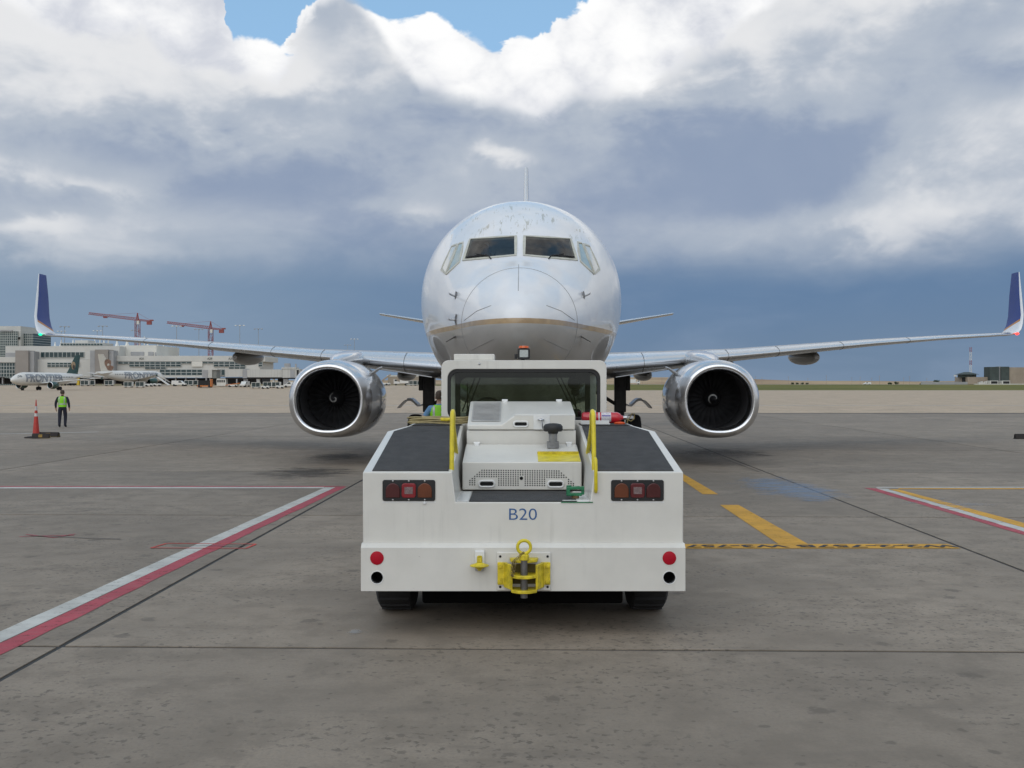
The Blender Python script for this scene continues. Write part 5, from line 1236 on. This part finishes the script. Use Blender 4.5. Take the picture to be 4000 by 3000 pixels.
n1 = P(24, 836, 318); jet('white jet with dark green tail fin taxiing before the concourse', (n1.x, n1.y), (.24, .97), (M_cgreen, [(28.9, 8.1, 1.0, 1.45), (29.1, 7.6, .55, .85)], (M_fawn, M_tdk)), 1, .05)
n2 = P(356, 833, 415); jet('white jet with brown patterned tail fin parked nose-in at the concourse', (n2.x, n2.y), (-.455, -.89), (M_cream, [(28.6, 8.3, 1.5, 1.7), (27.6, 6.6, 1.6, 1.1), (29.0, 9.3, .8, .6), (28.4, 7.5, .5, .9)], (M_tailb, M_tailb, M_tdk, M_cream)), -1, rise(-150, 402))

# ---- jet bridges
def bridge(label, rects, d, group='jet bridges'):
    c0 = P((rects[0][0] + rects[0][1]) / 2, 832, d); t = thing('jet_bridge', label, 'jet bridge', c0, 0, group)
    for nm, x0, x1, y0, y1, dd, th, mt in rects[1]:
        m = MB(); bx(m, x0, x1, y0, y1, d + dd, th); o = m.build(nm, mt, t); o.location = -c0
    return t
M_jb = pm('bridge_cladding', (.50, .49, .45), .55, var=.08, scale=.3, stretch=(8, 1, .2)); 
bridge('long ribbed jet bridge ending in a boxy cab with rooftop gear', ((486, 646), [('tunnel', 486.5, 524, 797.5, 814, 0, 3.5, M_jb), ('rotunda', 524.3, 533, 796.5, 817, -.4, 4.5, M_grey), ('outer_tunnel', 533.3, 610, 798, 815, -.2, 3.8, M_jb), ('cab', 610.3, 646, 797, 816, -1, 5, M_jb), ('cab_door', 627, 636, 799, 815.5, -1.2, .4, M_grey), ('cab_opening', 641, 645, 799, 813, -1.25, .5, M_dark), ('cab_roof', 608, 639, 793.5, 796.8, -1.2, 5.5, M_jb), ('roof_rail', 614, 626, 785, 793.2, 0, 1.5, M_grey),
    ('roof_vent', 637, 640, 786, 796, 0, .6, M_grey), ('underframe', 487, 645, 815.2, 818.5, .4, 3, M_dark), ('support_leg', 556, 561, 818, 832, .8, .9, M_jb), ('support_leg', 589, 593, 818, 832, .8, .9, M_jb), ('drive_leg', 612, 622, 818, 832, .2, 1.2, M_grey), ('rotunda_leg', 526, 531, 817, 832, .8, 1.2, M_grey), ('stair', 600, 611, 818, 832, 2.8, 1.0, M_dark)]), 378)
bridge('short jet bridge with a rounded grey mouth at the concourse wall', ((437, 470), [('tunnel', 437, 449, 799, 816, 0, 8, M_grey), ('cab', 449.3, 458, 798.5, 816, -.6, 8, M_jb), ('mouth', 458.3, 468, 799, 817, -.3, 5, pm('mouth_grey', (.2, .2, .18), .7)), ('hood', 457.8, 470, 797.2, 799.2, -.8, 6, M_jb), ('support_leg', 452, 455, 816, 832, 1, 1, M_grey), ('support_leg', 463, 468, 817, 832, 1, 1, M_dark)]), 384)
bridge('white fixed walkway running off behind the jet engine', ((646, 700), [('tunnel', 647, 720, 799, 815, 0, 4, M_jb), ('underframe', 647, 720, 815.2, 818, .2, 3, M_dark), ('support_leg', 664, 668, 818, 831, .5, 1, M_grey)]), 396)

# ---- ramp vehicles
def gz_(x, y): return rise(x, y)
def cart(par_mat=M_cart):
    t = thing('baggage_cart', 'white covered baggage cart with a dark open side on the far ramp', 'baggage cart', (0, 0, 0), 0, 'baggage carts on the far ramp')
    MB().box((-1.5, -.75, .35), (1.5, .75, .50)).box((-1.5, -.75, 1.95), (1.5, .75, 2.08)).box((-1.5, -.75, .5), (-1.38, .75, 1.95)).box((1.38, -.75, .5), (1.5, .75, 1.95)).box((-.05, -.75, .5), (.05, -.68, 1.95)).build('frame', M_vw, t)
    MB().box((-1.37, -.55, .51), (1.37, .74, 1.94)).build('curtain', par_mat, t)
    for x in (-1.05, 1.05):
        for y in (-.6, .6): MB().cyl((x, y - .08, .22), (x, y + .08, .22), .22, 12).build('wheel', M_blk, t)
    return t
def tractor():
    t = thing('baggage_tractor', 'small white baggage tractor parked on the far ramp', 'tractor', (0, 0, 0), 0, 'baggage tractors on the far ramp')
    MB().prism([(-1.3, .35), (-1.3, .95), (-.2, 1.0), (0, .75), (.5, .75), (.55, 1.1), (1.3, 1.05), (1.35, .35)], 1, -.6, .6).build('body', M_vw, t, bevel=.04)
    MB().box((.55, -.4, 1.05), (.7, .4, 1.45)).build('seat_back', M_tblk, t); MB().cyl((-.1, 0, .9), (.1, 0, 1.25), .04, 6).build('steering_column', M_tblk, t)
    for x in (-.8, .85):
        for y in (-.58, .58): MB().cyl((x, y - .12, .33), (x, y + .12, .33), .33, 14).build('wheel', M_blk, t)
    return t
def van(label, L_=5.2, box=False, col=M_vw):
    t = thing('box_truck' if box else 'van', label, 'truck' if box else 'van')
    if box:
        MB().prism([(-.5, .7), (-.5, 1.5), (-1.5, 1.7), (-1.75, 2.5), (-2.9, 2.5), (-2.9, .7)], 1, -1, 1).build('cab', col, t, bevel=.06); MB().box((-.4, -1.15, .9), (L_, 1.15, 3.2)).build('cargo_box', col, t, bevel=.03)
        MB().prism([(-1.52, 1.75), (-1.72, 2.4), (-2.5, 2.4), (-2.5, 1.75)], 1, -1.02, 1.02).build('side_window', M_vg, t); xs_ = (-2.0, L_ - 1.2)
    else:
        MB().prism([(-L_ / 2, .45), (-L_ / 2, 1.0), (-L_ / 2 + .9, 1.2), (-L_ / 2 + 1.7, 2.0), (L_ / 2 - .1, 2.05), (L_ / 2, 1.1), (L_ / 2, .45)], 1, -.95, .95).build('body', col, t, bevel=.08)
        MB().prism([(-L_ / 2 + 1.15, 1.25), (-L_ / 2 + 1.75, 1.85), (-L_ / 2 + 2.5, 1.85), (-L_ / 2 + 2.5, 1.25)], 1, -.96, .96).build('side_window', M_vg, t); xs_ = (-L_ / 2 + .9, L_ / 2 - 1.0)
    for x in xs_:
        for y in (-.85, .85): MB().cyl((x, y - .12, .38), (x, y + .12, .38), .38, 14).build('wheel', M_blk, t)
    return t
def put(t, px, d, rz=0.0):
    x = (px - CX) / F * d; t.location = (x, d, gz_(x, d)); t.rotation_euler = (0, 0, rz); return t
c0 = cart(); first_c = True
for px, d, rz in ((278, 372, 0), (303, 372, .1), (184, 385, 0), (196, 388, .2), (236, 388, 0), (553, 366, .15), (578, 370, .1), (597, 370, -.1), (883, 420, 0), (893, 420, .1), (902, 421, 0), (408, 386, .1), (420, 388, 0), (60, 400, 0)):
    o = c0 if first_c else copy_tree(c0); first_c = False; put(o, px, d, rz)
    o['label'] = 'white baggage cart with dark side before the tan cargo shed' if px > 800 else 'white baggage cart with dark side parked by the long jet bridge' if px > 500 else 'white baggage cart standing by the short jet bridge' if px > 400 else 'white baggage cart with dark side below the brown-tailed jet' if px > 230 else 'white baggage cart behind the green-tailed jet'
t0 = tractor(); first_c = True
for px, d, rz in ((573, 362, 0), (605, 364, 3.1), (322, 380, 0), (340, 382, 3.14), (836, 420, 0)):
    o = t0 if first_c else copy_tree(t0); first_c = False; put(o, px, d, rz)
    o['label'] = 'small white tractor beside the slanting stair truck' if px > 800 else 'small white baggage tractor in front of carts by the long jet bridge' if px > 500 else 'small white baggage tractor under the nose of the brown-tailed jet'
put(van('white panel van parked before the low concourse windows'), 387, 384, 3.1); put(van('white van with a dark windscreen facing the ramp below the jet bridge'), 529, 376, 1.45); put(van('white minivan parked by the right end of the carts'), 628, 372, .2)
put(van('white service truck standing under the green-tailed jet', 3.6, True), 146, 392, 1.2); put(van('white utility truck by a row of carts beyond the wing', 3.0, True), 866, 420, 0.1)
put(van('white box trailer truck on the far side of the grass', 7.5, True), 1372, 640, 3.14).location.z = 1.75
wv_ = put(van('white car on the road behind the grass strip', 4.6), 1873, 640, 0); wv_.location.z = 1.6; wv_.scale = (1, 1, .75)
bl_ = thing('cargo_loader', 'dark cargo loader on an orange chassis under the short jet bridge', 'loader'); MB().box((-2.6, -1.2, .3), (2.6, 1.2, .75)).build('chassis', M_or, bl_, bevel=.04); MB().box((-2.2, -1.1, .76), (2.1, 1.1, 2.5)).build('load_bed', M_dark, bl_, bevel=.05); MB().box((2.15, -1.1, .76), (2.5, 1.1, 3.0)).build('guard', M_or, bl_)
for x in (-1.8, 1.8): MB().cyl((x, -1.3, .4), (x, 1.3, .4), .4, 14).build('axle_wheels', M_blk, bl_)
put(bl_, 443, 372)
kb = thing('kiosk', 'small cream ramp kiosk with four dark windows', 'kiosk'); MB().box((-1.7, -1.2, .2), (1.7, 1.2, 2.9)).build('cabin', M_pale2, kb, bevel=.04)
for k in range(4): MB().box((-1.45 + k * .75, -1.25, 1.5), (-.95 + k * .75, -1.19, 2.4)).build('window', M_vg, kb)
put(kb, 480, 380)
fb = thing('belt_loader', 'low white belt loader with an orange deck', 'belt loader'); MB().prism([(-2.6, .5), (-2.6, .75), (2.6, 1.5), (2.6, 1.25)], 1, -.5, .5).build('belt', M_or, fb); MB().box((-1.6, -.8, .35), (1.8, .8, .8)).build('body', M_vw, fb, bevel=.05)
for x in (-1.1, 1.2): MB().cyl((x, -.85, .35), (x, .85, .35), .35, 12).build('axle_wheels', M_blk, fb)
put(fb, 503, 376)
sr = thing('boarding_stairs', 'white mobile boarding stairs at the nose of the brown-tailed jet', 'stairs'); MB().prism([(-2.2, .4), (2.2, 3.4), (2.2, 3.0), (-1.8, .3)], 1, -.7, .7).build('flight', M_vw, sr); MB().box((-1.8, -.8, .25), (2.2, .8, .5)).build('chassis', M_grey, sr)
for y in (-.72, .72): MB().cyl((-2.2, y, 1.4), (2.2, y, 4.4), .05, 5).build('handrail', M_vw, sr)
put(sr, 354, 384, 3.14)
st_ = thing('stair_truck', 'stair truck with a long brown slanting flight seen beside the nacelle', 'stairs'); MB().prism([(-1.8, 1.0), (3.2, 4.6), (3.2, 4.1), (-1.2, .9)], 1, -.8, .8).build('flight', M_tan, st_); MB().prism([(-3, .4), (-3, 1.9), (-1.9, 1.9), (-1.6, 1.0), (2.6, 1.0), (2.6, .4)], 1, -1, 1).build('body', M_vw, st_, bevel=.05)
for x in (-2, 1.8): MB().cyl((x, -1.05, .4), (x, 1.05, .4), .4, 12).build('axle_wheels', M_blk, st_)
put(st_, 826, 415, 0)
bb = thing('cargo_shed', 'long low tan cargo shed with a white roof beyond the wing', 'building', P(880, 831, 520)); 
for nm, x0, x1, y0, y1, th, mt in (('wall', 838, 935, 813.5, 831, 20, M_tan), ('roof', 836, 937, 810.5, 813.3, 22, M_pale2)):
    o = bx(MB(), x0, x1, y0, y1, 520, th).build(nm, mt, bb); o.location = -bb.location
yp = thing('yellow_gantry', 'yellow steel gantry post by a dark doorway behind the jets', 'gantry', P(169, 832, 425)); MB().box((-.5, -.4, 0), (.5, .4, 3.6)).box((-5.2, -.4, 3.6), (.5, .4, 4.1)).build('frame', M_vy, yp); MB().box((-4.8, .5, 0), (-.6, 1.0, 3.5)).build('doorway', M_dark, yp)

# ---- right-hand side: plant building, look-out tower, radio mast, bushes, poles
GR = 1.72
def rb(par, nm, x0, x1, y0, y1, dd, th, mt):
    o = bx(MB(), x0, x1, y0, y1, 620 + dd, th).build(nm, mt, par); o.location = -par.location
pb = thing('plant_building', 'tan utility building with two tall dark louvred stacks beyond the grass', 'building', P(2160, 830, 620))
rb(pb, 'main_wall', 2180.5, 2290, 793.5, 830, 0, 25, M_tan); rb(pb, 'low_wall', 2090, 2138, 814.5, 830, 2, 18, M_tan); rb(pb, 'louvre_stack', 2138.5, 2158, 792.5, 824, -1, 8, M_dgr); rb(pb, 'louvre_stack', 2162.5, 2180, 792, 826, -1, 8, M_dgr); rb(pb, 'pale_column', 2158.3, 2162.2, 791.5, 824, 0, 5, M_grey)
for x in (2139, 2165): rb(pb, 'garage_frame', x, x + 17, 822.2, 830, -6, 5, M_pale2); rb(pb, 'garage_opening', x + 2.5, x + 15.8, 823.5, 829.6, -6.3, .5, M_dark)
rb(pb, 'loading_dock', 2106, 2290, 829, 830.8, -7, 1.5, M_pale2)
for k in range(5): rb(pb, 'parked_crate', 2115 + k * 4.6, 2118.4 + k * 4.6, 825.5 - (k % 2) * 1.6, 829, -3, 2, M_vw)
lt = thing('lookout_tower', 'dark green hip-roofed look-out tower at the end of the tan building', 'tower', P(2090, 830, 625))
for nm, x0, x1, y0, y1, th, mt in (('stem', 2082.5, 2090, 815.5, 830, 3, M_dark), ('cabin', 2079.5, 2109, 809.2, 815.3, 7, M_dgr)):
    o = bx(MB(), x0, x1, y0, y1, 625, th).build(nm, mt, lt); o.location = -lt.location
a, b, c_ = P(2075, 809, 625) - lt.location, P(2113, 809, 625) - lt.location, P(2094, 803.5, 625) - lt.location
MB().loft([[(a.x, -2, a.z), (b.x, -2, a.z), (b.x, 9, a.z), (a.x, 9, a.z)], [(c_.x - 1.2, 2.5, c_.z), (c_.x + 1.2, 2.5, c_.z), (c_.x + 1.2, 4.5, c_.z), (c_.x - 1.2, 4.5, c_.z)]]).build('roof', M_dgr, lt)
rm = thing('radio_mast', 'tall lattice radio mast banded red and white behind the look-out tower', 'mast', P(2096, 830, 680)); h0 = P(2096, 750, 680).z - rm.location.z
bands = [(0, .34, M_vw), (.34, .42, M_crane), (.42, .53, M_vw), (.53, .655, M_crane), (.655, .79, M_vw), (.79, .90, M_vw), (.90, 1.0, M_crane)]
for f0, f1, mt in ((0, .355, M_vw), (.355, .52, M_vw), (.52, .645, M_crane), (.645, .87, M_vw), (.87, 1.0, M_crane)):
    m = MB(); z0, z1 = h0 * f0, h0 * f1; w_ = .6
    for x, y in ((-w_, -w_), (w_, -w_), (0, w_)): m.cyl((x, y, z0), (x, y, z1), .14, 5)
    n = max(2, int((z1 - z0) / 1.4))
    for k in range(n):
        a, b = z0 + (z1 - z0) * k / n, z0 + (z1 - z0) * (k + 1) / n; s = 1 if k % 2 else -1
        m.cyl((-w_ * s, -w_, a), (w_ * s, -w_, b), .09, 4); m.cyl((-w_ * s, -w_, a), (0, w_, b), .08, 4)
    m.build('mast_section', mt, rm)
# bushes: leaf-sized faces through the whole crown
M_leaf = pm('bush_leaves', (.035, .055, .022), .8, var=.5, scale=1.5)
def bush(px, d, w_, h, seed):
    rnd = random.Random(seed); x = (px - CX) / F * d
    t = thing('bush', ('large round green bush standing alone near the look-out tower' if seed == 0 else 'dark bush of a low clump beyond the grass' if seed in (1, 2) else 'lone low bush before the perimeter wall' if seed == 7 else 'small dark bush of a row of four beyond the grass'), 'bush', (x, d, GR - .05), 0, 'bushes beyond the grass')
    lobes = [(rnd.uniform(-.6, .6) * w_, rnd.uniform(-.5, .5) * w_, rnd.uniform(.35, .75) * h, rnd.uniform(.35, .5)) for _ in range(7)]; m = MB()
    for _ in range(420):
        lx, ly, lz, lr = rnd.choice(lobes); v = Vector((rnd.gauss(0, 1), rnd.gauss(0, 1), rnd.gauss(0, 1))).normalized() * rnd.uniform(.55, 1.05)
        p = Vector((lx + v.x * lr * w_, ly + v.y * lr * w_, max(.1, lz + v.z * lr * h))); u = Vector((rnd.gauss(0, 1), rnd.gauss(0, 1), rnd.gauss(0, 1))).normalized(); q = u.orthogonal().normalized(); s = .13 * w_
        m.add([p - u * s, p + q * s * .6, p + u * s, p - q * s * .6], [(0, 1, 2, 3)])
    m.build('crown', M_leaf, t, fix=False); MB().cyl((0, 0, 0), (0, 0, h * .5), .12, 6).build('trunk', M_tan, t)
for i, (px, d, w_, h) in enumerate(((2023, 640, 2.6, 2.6), (1937, 640, 1.6, 1.7), (1922, 645, 1.8, 1.3), (1712, 660, 1.3, 1.3), (1722, 662, 1.1, 1.2), (1733, 661, 1.2, 1.3), (1744, 663, 1.1, 1.1), (1990, 640, 1.3, .8))): bush(px, d, w_, h, i)
for i, px in enumerate((1388, 1430, 1632, 1646, 1703, 1745, 1785, 1840, 1858, 1883, 1900, 1952, 1965, 2002)):
    d = 700 + (i % 3) * 30; t = thing('utility_pole', 'thin bare utility pole along the far road', 'pole', ((px - CX) / F * d, d, GR), 0, 'poles along the far road'); hh = (5.6, 4.6, 6.2, 5.0)[i % 4]
    MB().cyl((0, 0, 0), (0, 0, hh), .11, 6, .08).build('shaft', M_tan, t); MB().cyl((-.5, 0, hh - .3), (.5, 0, hh - .3), .05, 4).build('crossarm', M_tan, t)
fp = thing('floodlight_post', 'single dark post with a pale lamp head near the look-out tower', 'lamp post', ((2063.5 - CX) / F * 640, 640, GR)); MB().cyl((0, 0, 0), (0, 0, 4.6), .28, 8).build('post', M_dark, fp); MB().box((-.8, -.4, 5.0), (.6, .4, 5.9)).cyl((0, 0, 4.6), (0, 0, 5.1), .1, 6).build('lamp_head', M_vw, fp)
wl_ = thing('perimeter_wall', 'low grey perimeter wall before the tan building', 'wall', P(2050, 830, 615)); o = bx(MB(), 1990, 2090, 825, 830.6, 615, .5).build('wall', M_grey, wl_); o.location = -wl_.location
rd = MB().box((10, 636, GR + .02), (900, 644, GR + .1)).build('road', pm('far_road', (.42, .40, .36), .8)); tag(rd, kind='structure')

# ================================================================== PEOPLE AND SMALL THINGS
M_skin = pm('skin', (.42, .25, .17), .55, var=.08, scale=20); M_navy = pm('navy_cloth', (.012, .014, .026), .85, var=.25, scale=25, bump=.3, bscale=40); M_hair = pm('brown_hair', (.055, .035, .022), .7, var=.3, scale=60)
M_vest = pm('hi_vis_green', (.24, .62, .02), .6, var=.1, scale=12); M_refl = pm('reflective_tape', (.42, .43, .43), .35, .2, var=.1, scale=30); M_shirt = pm('light_blue_shirt', (.12, .25, .42), .8, var=.12, scale=15); M_boot = pm('boots', (.01, .01, .01), .7)
def person(label, loc, rz, scale, J, torso_mat, arm_skin_below, vest=True, leg_mat=M_navy, lean=0.0):
    t = thing('person', label, 'person', loc, rz); t.scale = (scale * (1.14 if vest else 1.0), scale * 1.08, scale)
    V = []; Ed = []; Rr = []
    def v(p, r): V.append(p); Rr.append(r if isinstance(r, tuple) else (r, r)); return len(V) - 1
    def e(a, b): Ed.append((a, b))
    pel = v((0, 0, .95), (.15, .105)); sp = v((0, .0, 1.12), (.135, .095)); ch = v((0, .005, 1.30), (.165, .11)); nb = v((0, .01, 1.455), (.085, .07)); nk = v((0, -.005, 1.53), .052); hd = v((0, -.02, 1.61), (.07, .088)); ht = v((0, -.01, 1.70), (.068, .08))
    for a, b in ((pel, sp), (sp, ch), (ch, nb), (nb, nk), (nk, hd), (hd, ht)): e(a, b)
    for s in (-1, 1):
        sh, el, wr, pa = J['arm_l' if s < 0 else 'arm_r']
        a = v(sh, .074); b = v(el, .058); c = v(wr, .037); d = v(pa, (.040, .022)); e(ch, a); e(a, b); e(b, c); e(c, d)
        dirv = (Vector(pa) - Vector(wr)).normalized(); sdv = dirv.cross(Vector((1, 0, 0)) if abs(dirv.x) < .8 else Vector((0, 0, 1))).normalized()
        if J.get('hand_side'): sdv = Vector(J['hand_side'])
        curl = Vector((-s * .5, -.2, 0)) if not J.get('open') else Vector((0, 0, 0))
        for k, (off, ln) in enumerate(((-.030, .066), (-.010, .078), (.010, .074), (.030, .058))):
            k1 = Vector(pa) + dirv * .035 + sdv * off; k2 = k1 + (dirv + curl * .3).normalized() * ln * .55; k3 = k2 + (dirv + curl).normalized() * ln * .5
            i0 = v(tuple(k1), .0095); i1 = v(tuple(k2), .0085); i2 = v(tuple(k3), .007); e(d, i0); e(i0, i1); e(i1, i2)
        k1 = Vector(pa) - dirv * .01 + sdv * -.045; k2 = k1 + (dirv * .6 - sdv).normalized() * .045; i0 = v(tuple(k1), .011); i1 = v(tuple(k2), .008); e(d, i0); e(i0, i1)
        hp_, kn, an, to = J['leg_l' if s < 0 else 'leg_r']
        a = v(hp_, .10); b = v(kn, .075); c = v(an, .056); d = v(to, (.042, .032)); e(pel, a); e(a, b); e(b, c); e(c, d)
    me = bpy.data.meshes.new('body'); me.from_pydata(V, Ed, []); o = bpy.data.objects.new('body', me); C.objects.link(o); o.parent = t
    md = o.modifiers.new('skin', 'SKIN'); 
    for i, r in enumerate(Rr): me.skin_vertices[0].data[i].radius = r
    me.skin_vertices[0].data[0].use_root = True
    o.modifiers.new('sub', 'SUBSURF').levels = 2
    bpy.context.view_layer.update(); dg = bpy.context.evaluated_depsgraph_get(); m2 = bpy.data.meshes.new_from_object(o.evaluated_get(dg)); o.modifiers.clear(); o.data = m2
    m2.materials.clear()
    for m in (M_skin, torso_mat, leg_mat, M_boot): m2.materials.append(m)
    wrs = [Vector(J[k][2]) for k in ('arm_l', 'arm_r')]; els = [Vector(J[k][1]) for k in ('arm_l', 'arm_r')]; shs = [Vector(J[k][0]) for k in ('arm_l', 'arm_r')]
    for p in m2.polygons:
        c = Vector(p.center); mi = 1
        if c.z > 1.50 and abs(c.x) < .13 and (c - Vector((0, 0, 1.6))).length < .25: mi = 0
        elif c.z < .09 and not J.get('seated'): mi = 3
        elif c.z < .96 and abs(c.x) < .235 and min((c - w_).length for w_ in wrs) > .1: mi = 2
        for sh, el, wr in zip(shs, els, wrs):
            lim = el.lerp(wr, arm_skin_below) if arm_skin_below >= 0 else sh.lerp(el, 1 + arm_skin_below)
            ax = (wr - el).normalized() if arm_skin_below >= 0 else (el - sh).normalized()
            if abs(c.x) > .17 and (c - lim).dot(ax) > 0 and min((c - wr).length, (c - (el + wr) / 2).length, (c - el).length) < .2: mi = 0
        p.material_index = mi; p.use_smooth = True
    # hair, nose, ears
    hm = MB(); hm.loft([[(r * .082 * math.cos(q), .012 + r * .098 * math.sin(q) * (1 if math.sin(q) > 0 else .75), z) for q in (2 * math.pi * k / 18 for k in range(18))] for r, z in ((.92, 1.60), (1.04, 1.65), (1.03, 1.71), (.85, 1.755), (.45, 1.782), (.05, 1.79))]); hm.build('hair', M_hair, t, smooth=60)
    fm_ = MB(); fm_.loft([[(x * w_, y, z) for x, y in ((-.014, -.085), (.014, -.085), (0, -.105 - d_))] for z, w_, d_ in ((1.655, .6, -.004), (1.625, .9, .008), (1.608, 1.2, .012), (1.600, .8, 0))]); fm_.build('nose', M_skin, t)
    for s in (-1, 1):
        MB().lathe([(.003, -.012), (.022, -.006), (.024, .004), (.008, .012)], (s * .08, .0, 1.625), 'X', 10).build('ear', M_skin, t, smooth=60); MB().lathe([(.002, -.006), (.010, -.003), (.010, .004)], (s * .03, -.098, 1.645), 'Y', 8).build('eye', M_boot, t)
    if vest:
        vr = [(.97, .172, .128), (1.05, .168, .124), (1.14, .166, .122), (1.24, .182, .130), (1.33, .196, .133), (1.40, .185, .122), (1.445, .15, .105), (1.475, .105, .088)]
        vm = MB(); vm.loft([[(w_ * math.cos(q), .004 + d_ * math.sin(q), z) for q in (2 * math.pi * k / 28 for k in range(28))] for z, w_, d_ in vr], caps=False); vo = vm.build('safety_vest', M_vest, t, smooth=60)
        bm2 = MB(); bm2.loft([[(1.025 * w_ * math.cos(q), .004 + 1.03 * d_ * math.sin(q), z) for q in (2 * math.pi * k / 28 for k in range(28))] for z, w_, d_ in ((1.085, .168, .124), (1.135, .168, .123))], caps=False)
        for s in (-1, 1):
            for f_ in (-1, 1):
                st_2 = []
                for z, w_, d_ in vr[2:-1]:
                    st_2.append([(s * x, .004 + f_ * 1.03 * d_ * math.sqrt(max(.05, 1 - (x / (w_ * 1.03)) ** 2)), z) for x in (.085, .125)])
                bm2.loft(st_2, caps=False, closed=False)
        bm2.build('reflective_tape', M_refl, vo, smooth=60)
    return t
STAND = {'arm_l': ((-.185, .005, 1.40), (-.255, .03, 1.14), (-.265, -.04, .91), (-.262, -.06, .855)), 'arm_r': ((.185, .005, 1.40), (.265, .03, 1.14), (.275, -.03, .91), (.272, -.05, .855)),
         'leg_l': ((-.09, 0, .90), (-.105, -.05, .50), (-.11, .02, .09), (-.12, -.12, .04)), 'leg_r': ((.09, 0, .90), (.10, .03, .50), (.10, .10, .10), (.115, -.04, .04))}
pp = G(135, 922.5); person('person in dark clothes and a hi-vis vest walking away across the apron beyond the cone', (pp.x, pp.y, -.012), math.pi + .12, 1.0, STAND, M_navy, .85)
BENT = dict(STAND); BENT['arm_l'] = ((-.185, .005, 1.40), (-.29, .02, 1.15), (-.25, -.16, 1.0), (-.235, -.20, .97)); BENT['arm_r'] = ((.185, .005, 1.40), (.30, .02, 1.16), (.30, -.14, .99), (.295, -.19, .97))
person('person in a light blue shirt and hi-vis vest standing beside the tractor cab', ((950 - CX) / F * 24.0, 24.0, -.01), math.pi, 1.07, BENT, M_shirt, -.25)
WAVE = {'arm_l': ((-.185, .005, 1.40), (-.30, -.08, 1.20), (-.30, -.25, 1.40), (-.30, -.27, 1.47)), 'arm_r': ((.185, .005, 1.40), (.24, .0, 1.14), (.22, -.2, 1.0), (.22, -.25, .98)), 'seated': True, 'open': True, 'hand_side': (1, 0, 0),
        'leg_l': ((-.09, 0, .92), (-.12, -.42, .95), (-.12, -.45, .6), (-.12, -.55, .52)), 'leg_r': ((.09, 0, .92), (.12, -.42, .95), (.12, -.45, .6), (.12, -.55, .52))}
wpos = AM @ Vector((-.26, 3.22, 2.96)); person('pilot in a pale shirt waving one raised hand behind the cockpit glass', wpos, -.0165, 1.0, WAVE, pm('white_shirt', (.6, .6, .6), .8), -.4, vest=False)

# traffic cone with chocks round its foot
cp_ = G(78, 944); cone = thing('traffic_cone', 'tall slim orange traffic cone with two white bands', 'cone', (cp_.x, cp_.y, 0)); M_cone = pm('cone_orange', (.46, .04, .028), .5, var=.12, scale=8); M_cw = pm('cone_white', (.55, .55, .53), .5)
rz_ = lambda z: .135 - .105 * (z / 1.25)
for nm, z0, z1, mt in (('lower_cone', .03, .80, M_cone), ('white_band', .80, .915, M_cw), ('middle_cone', .915, 1.03, M_cone), ('white_band', 1.03, 1.20, M_cw)):
    MB().lathe([(rz_(z0), z0), (rz_(z1), z1)], (0, 0, 0), 'Z', 24).build(nm, mt, cone, smooth=40)
MB().lathe([(.055, 1.20), (.032, 1.22), (.022, 1.33), (.014, 1.44), (.003, 1.45)], (0, 0, 0), 'Z', 16).build('handle_tip', M_cone, cone, smooth=50); MB().prism([(.26 * math.cos(R(45 * k + 22.5)), .26 * math.sin(R(45 * k + 22.5))) for k in range(8)], 2, 0, .035).build('base', M_blk, cone, bevel=.01)
M_chk = pm('chock_rubber', (.022, .017, .015), .8, var=.3, scale=9); M_chy = pm('chock_yellow_print', (.28, .17, .03), .7, var=.2)
def chock(label, px, py, rz, L_, group=None, print_=True):
    q = G(px, py); t = thing('wheel_chock', label, 'wheel chock', (q.x, q.y, 0), rz, group)
    MB().prism([(-.11, 0), (-.07, .13), (-.03, .19), (.03, .19), (.07, .13), (.11, 0)], 0, -L_ / 2, L_ / 2).build('wedge', M_chk, t, bevel=.012)
    w_ = L_ * .22
    if print_: MB().add([(-w_ / 2, -.098, .05), (w_ / 2, -.098, .05), (w_ / 2, -.0655, .155), (-w_ / 2, -.0655, .155)], [(0, 1, 2, 3)]).build('yellow_print', M_chy, t)
    MB().tube([(L_ / 2, 0, .1), (L_ / 2 + .06, -.05, .05), (L_ / 2 + .03, -.14, .012), (0, -.17, .01)], .010, 6).build('rope', M_chain, t, smooth=50)
chock('rubber wheel chock leaning in front of the traffic cone foot', 88.5, 947, .12, .62); chock('longer rubber wheel chock lying behind the first beside the cone', 106, 944, -.2, .85)
tag(MB().lathe([(.30, 0), (.30, .04), (.2, .06), (.02, .06)], (G(72, 946).x, G(72, 946).y - .05, 0), 'Z', 20).build('rubber_mat', M_chk, smooth=40), 'flat round black rubber pad under the orange cone', 'pad')
chock('dark wheel chock lying alone near the red and white corner marking', 2226, 948, .05, 1.2, None, False)
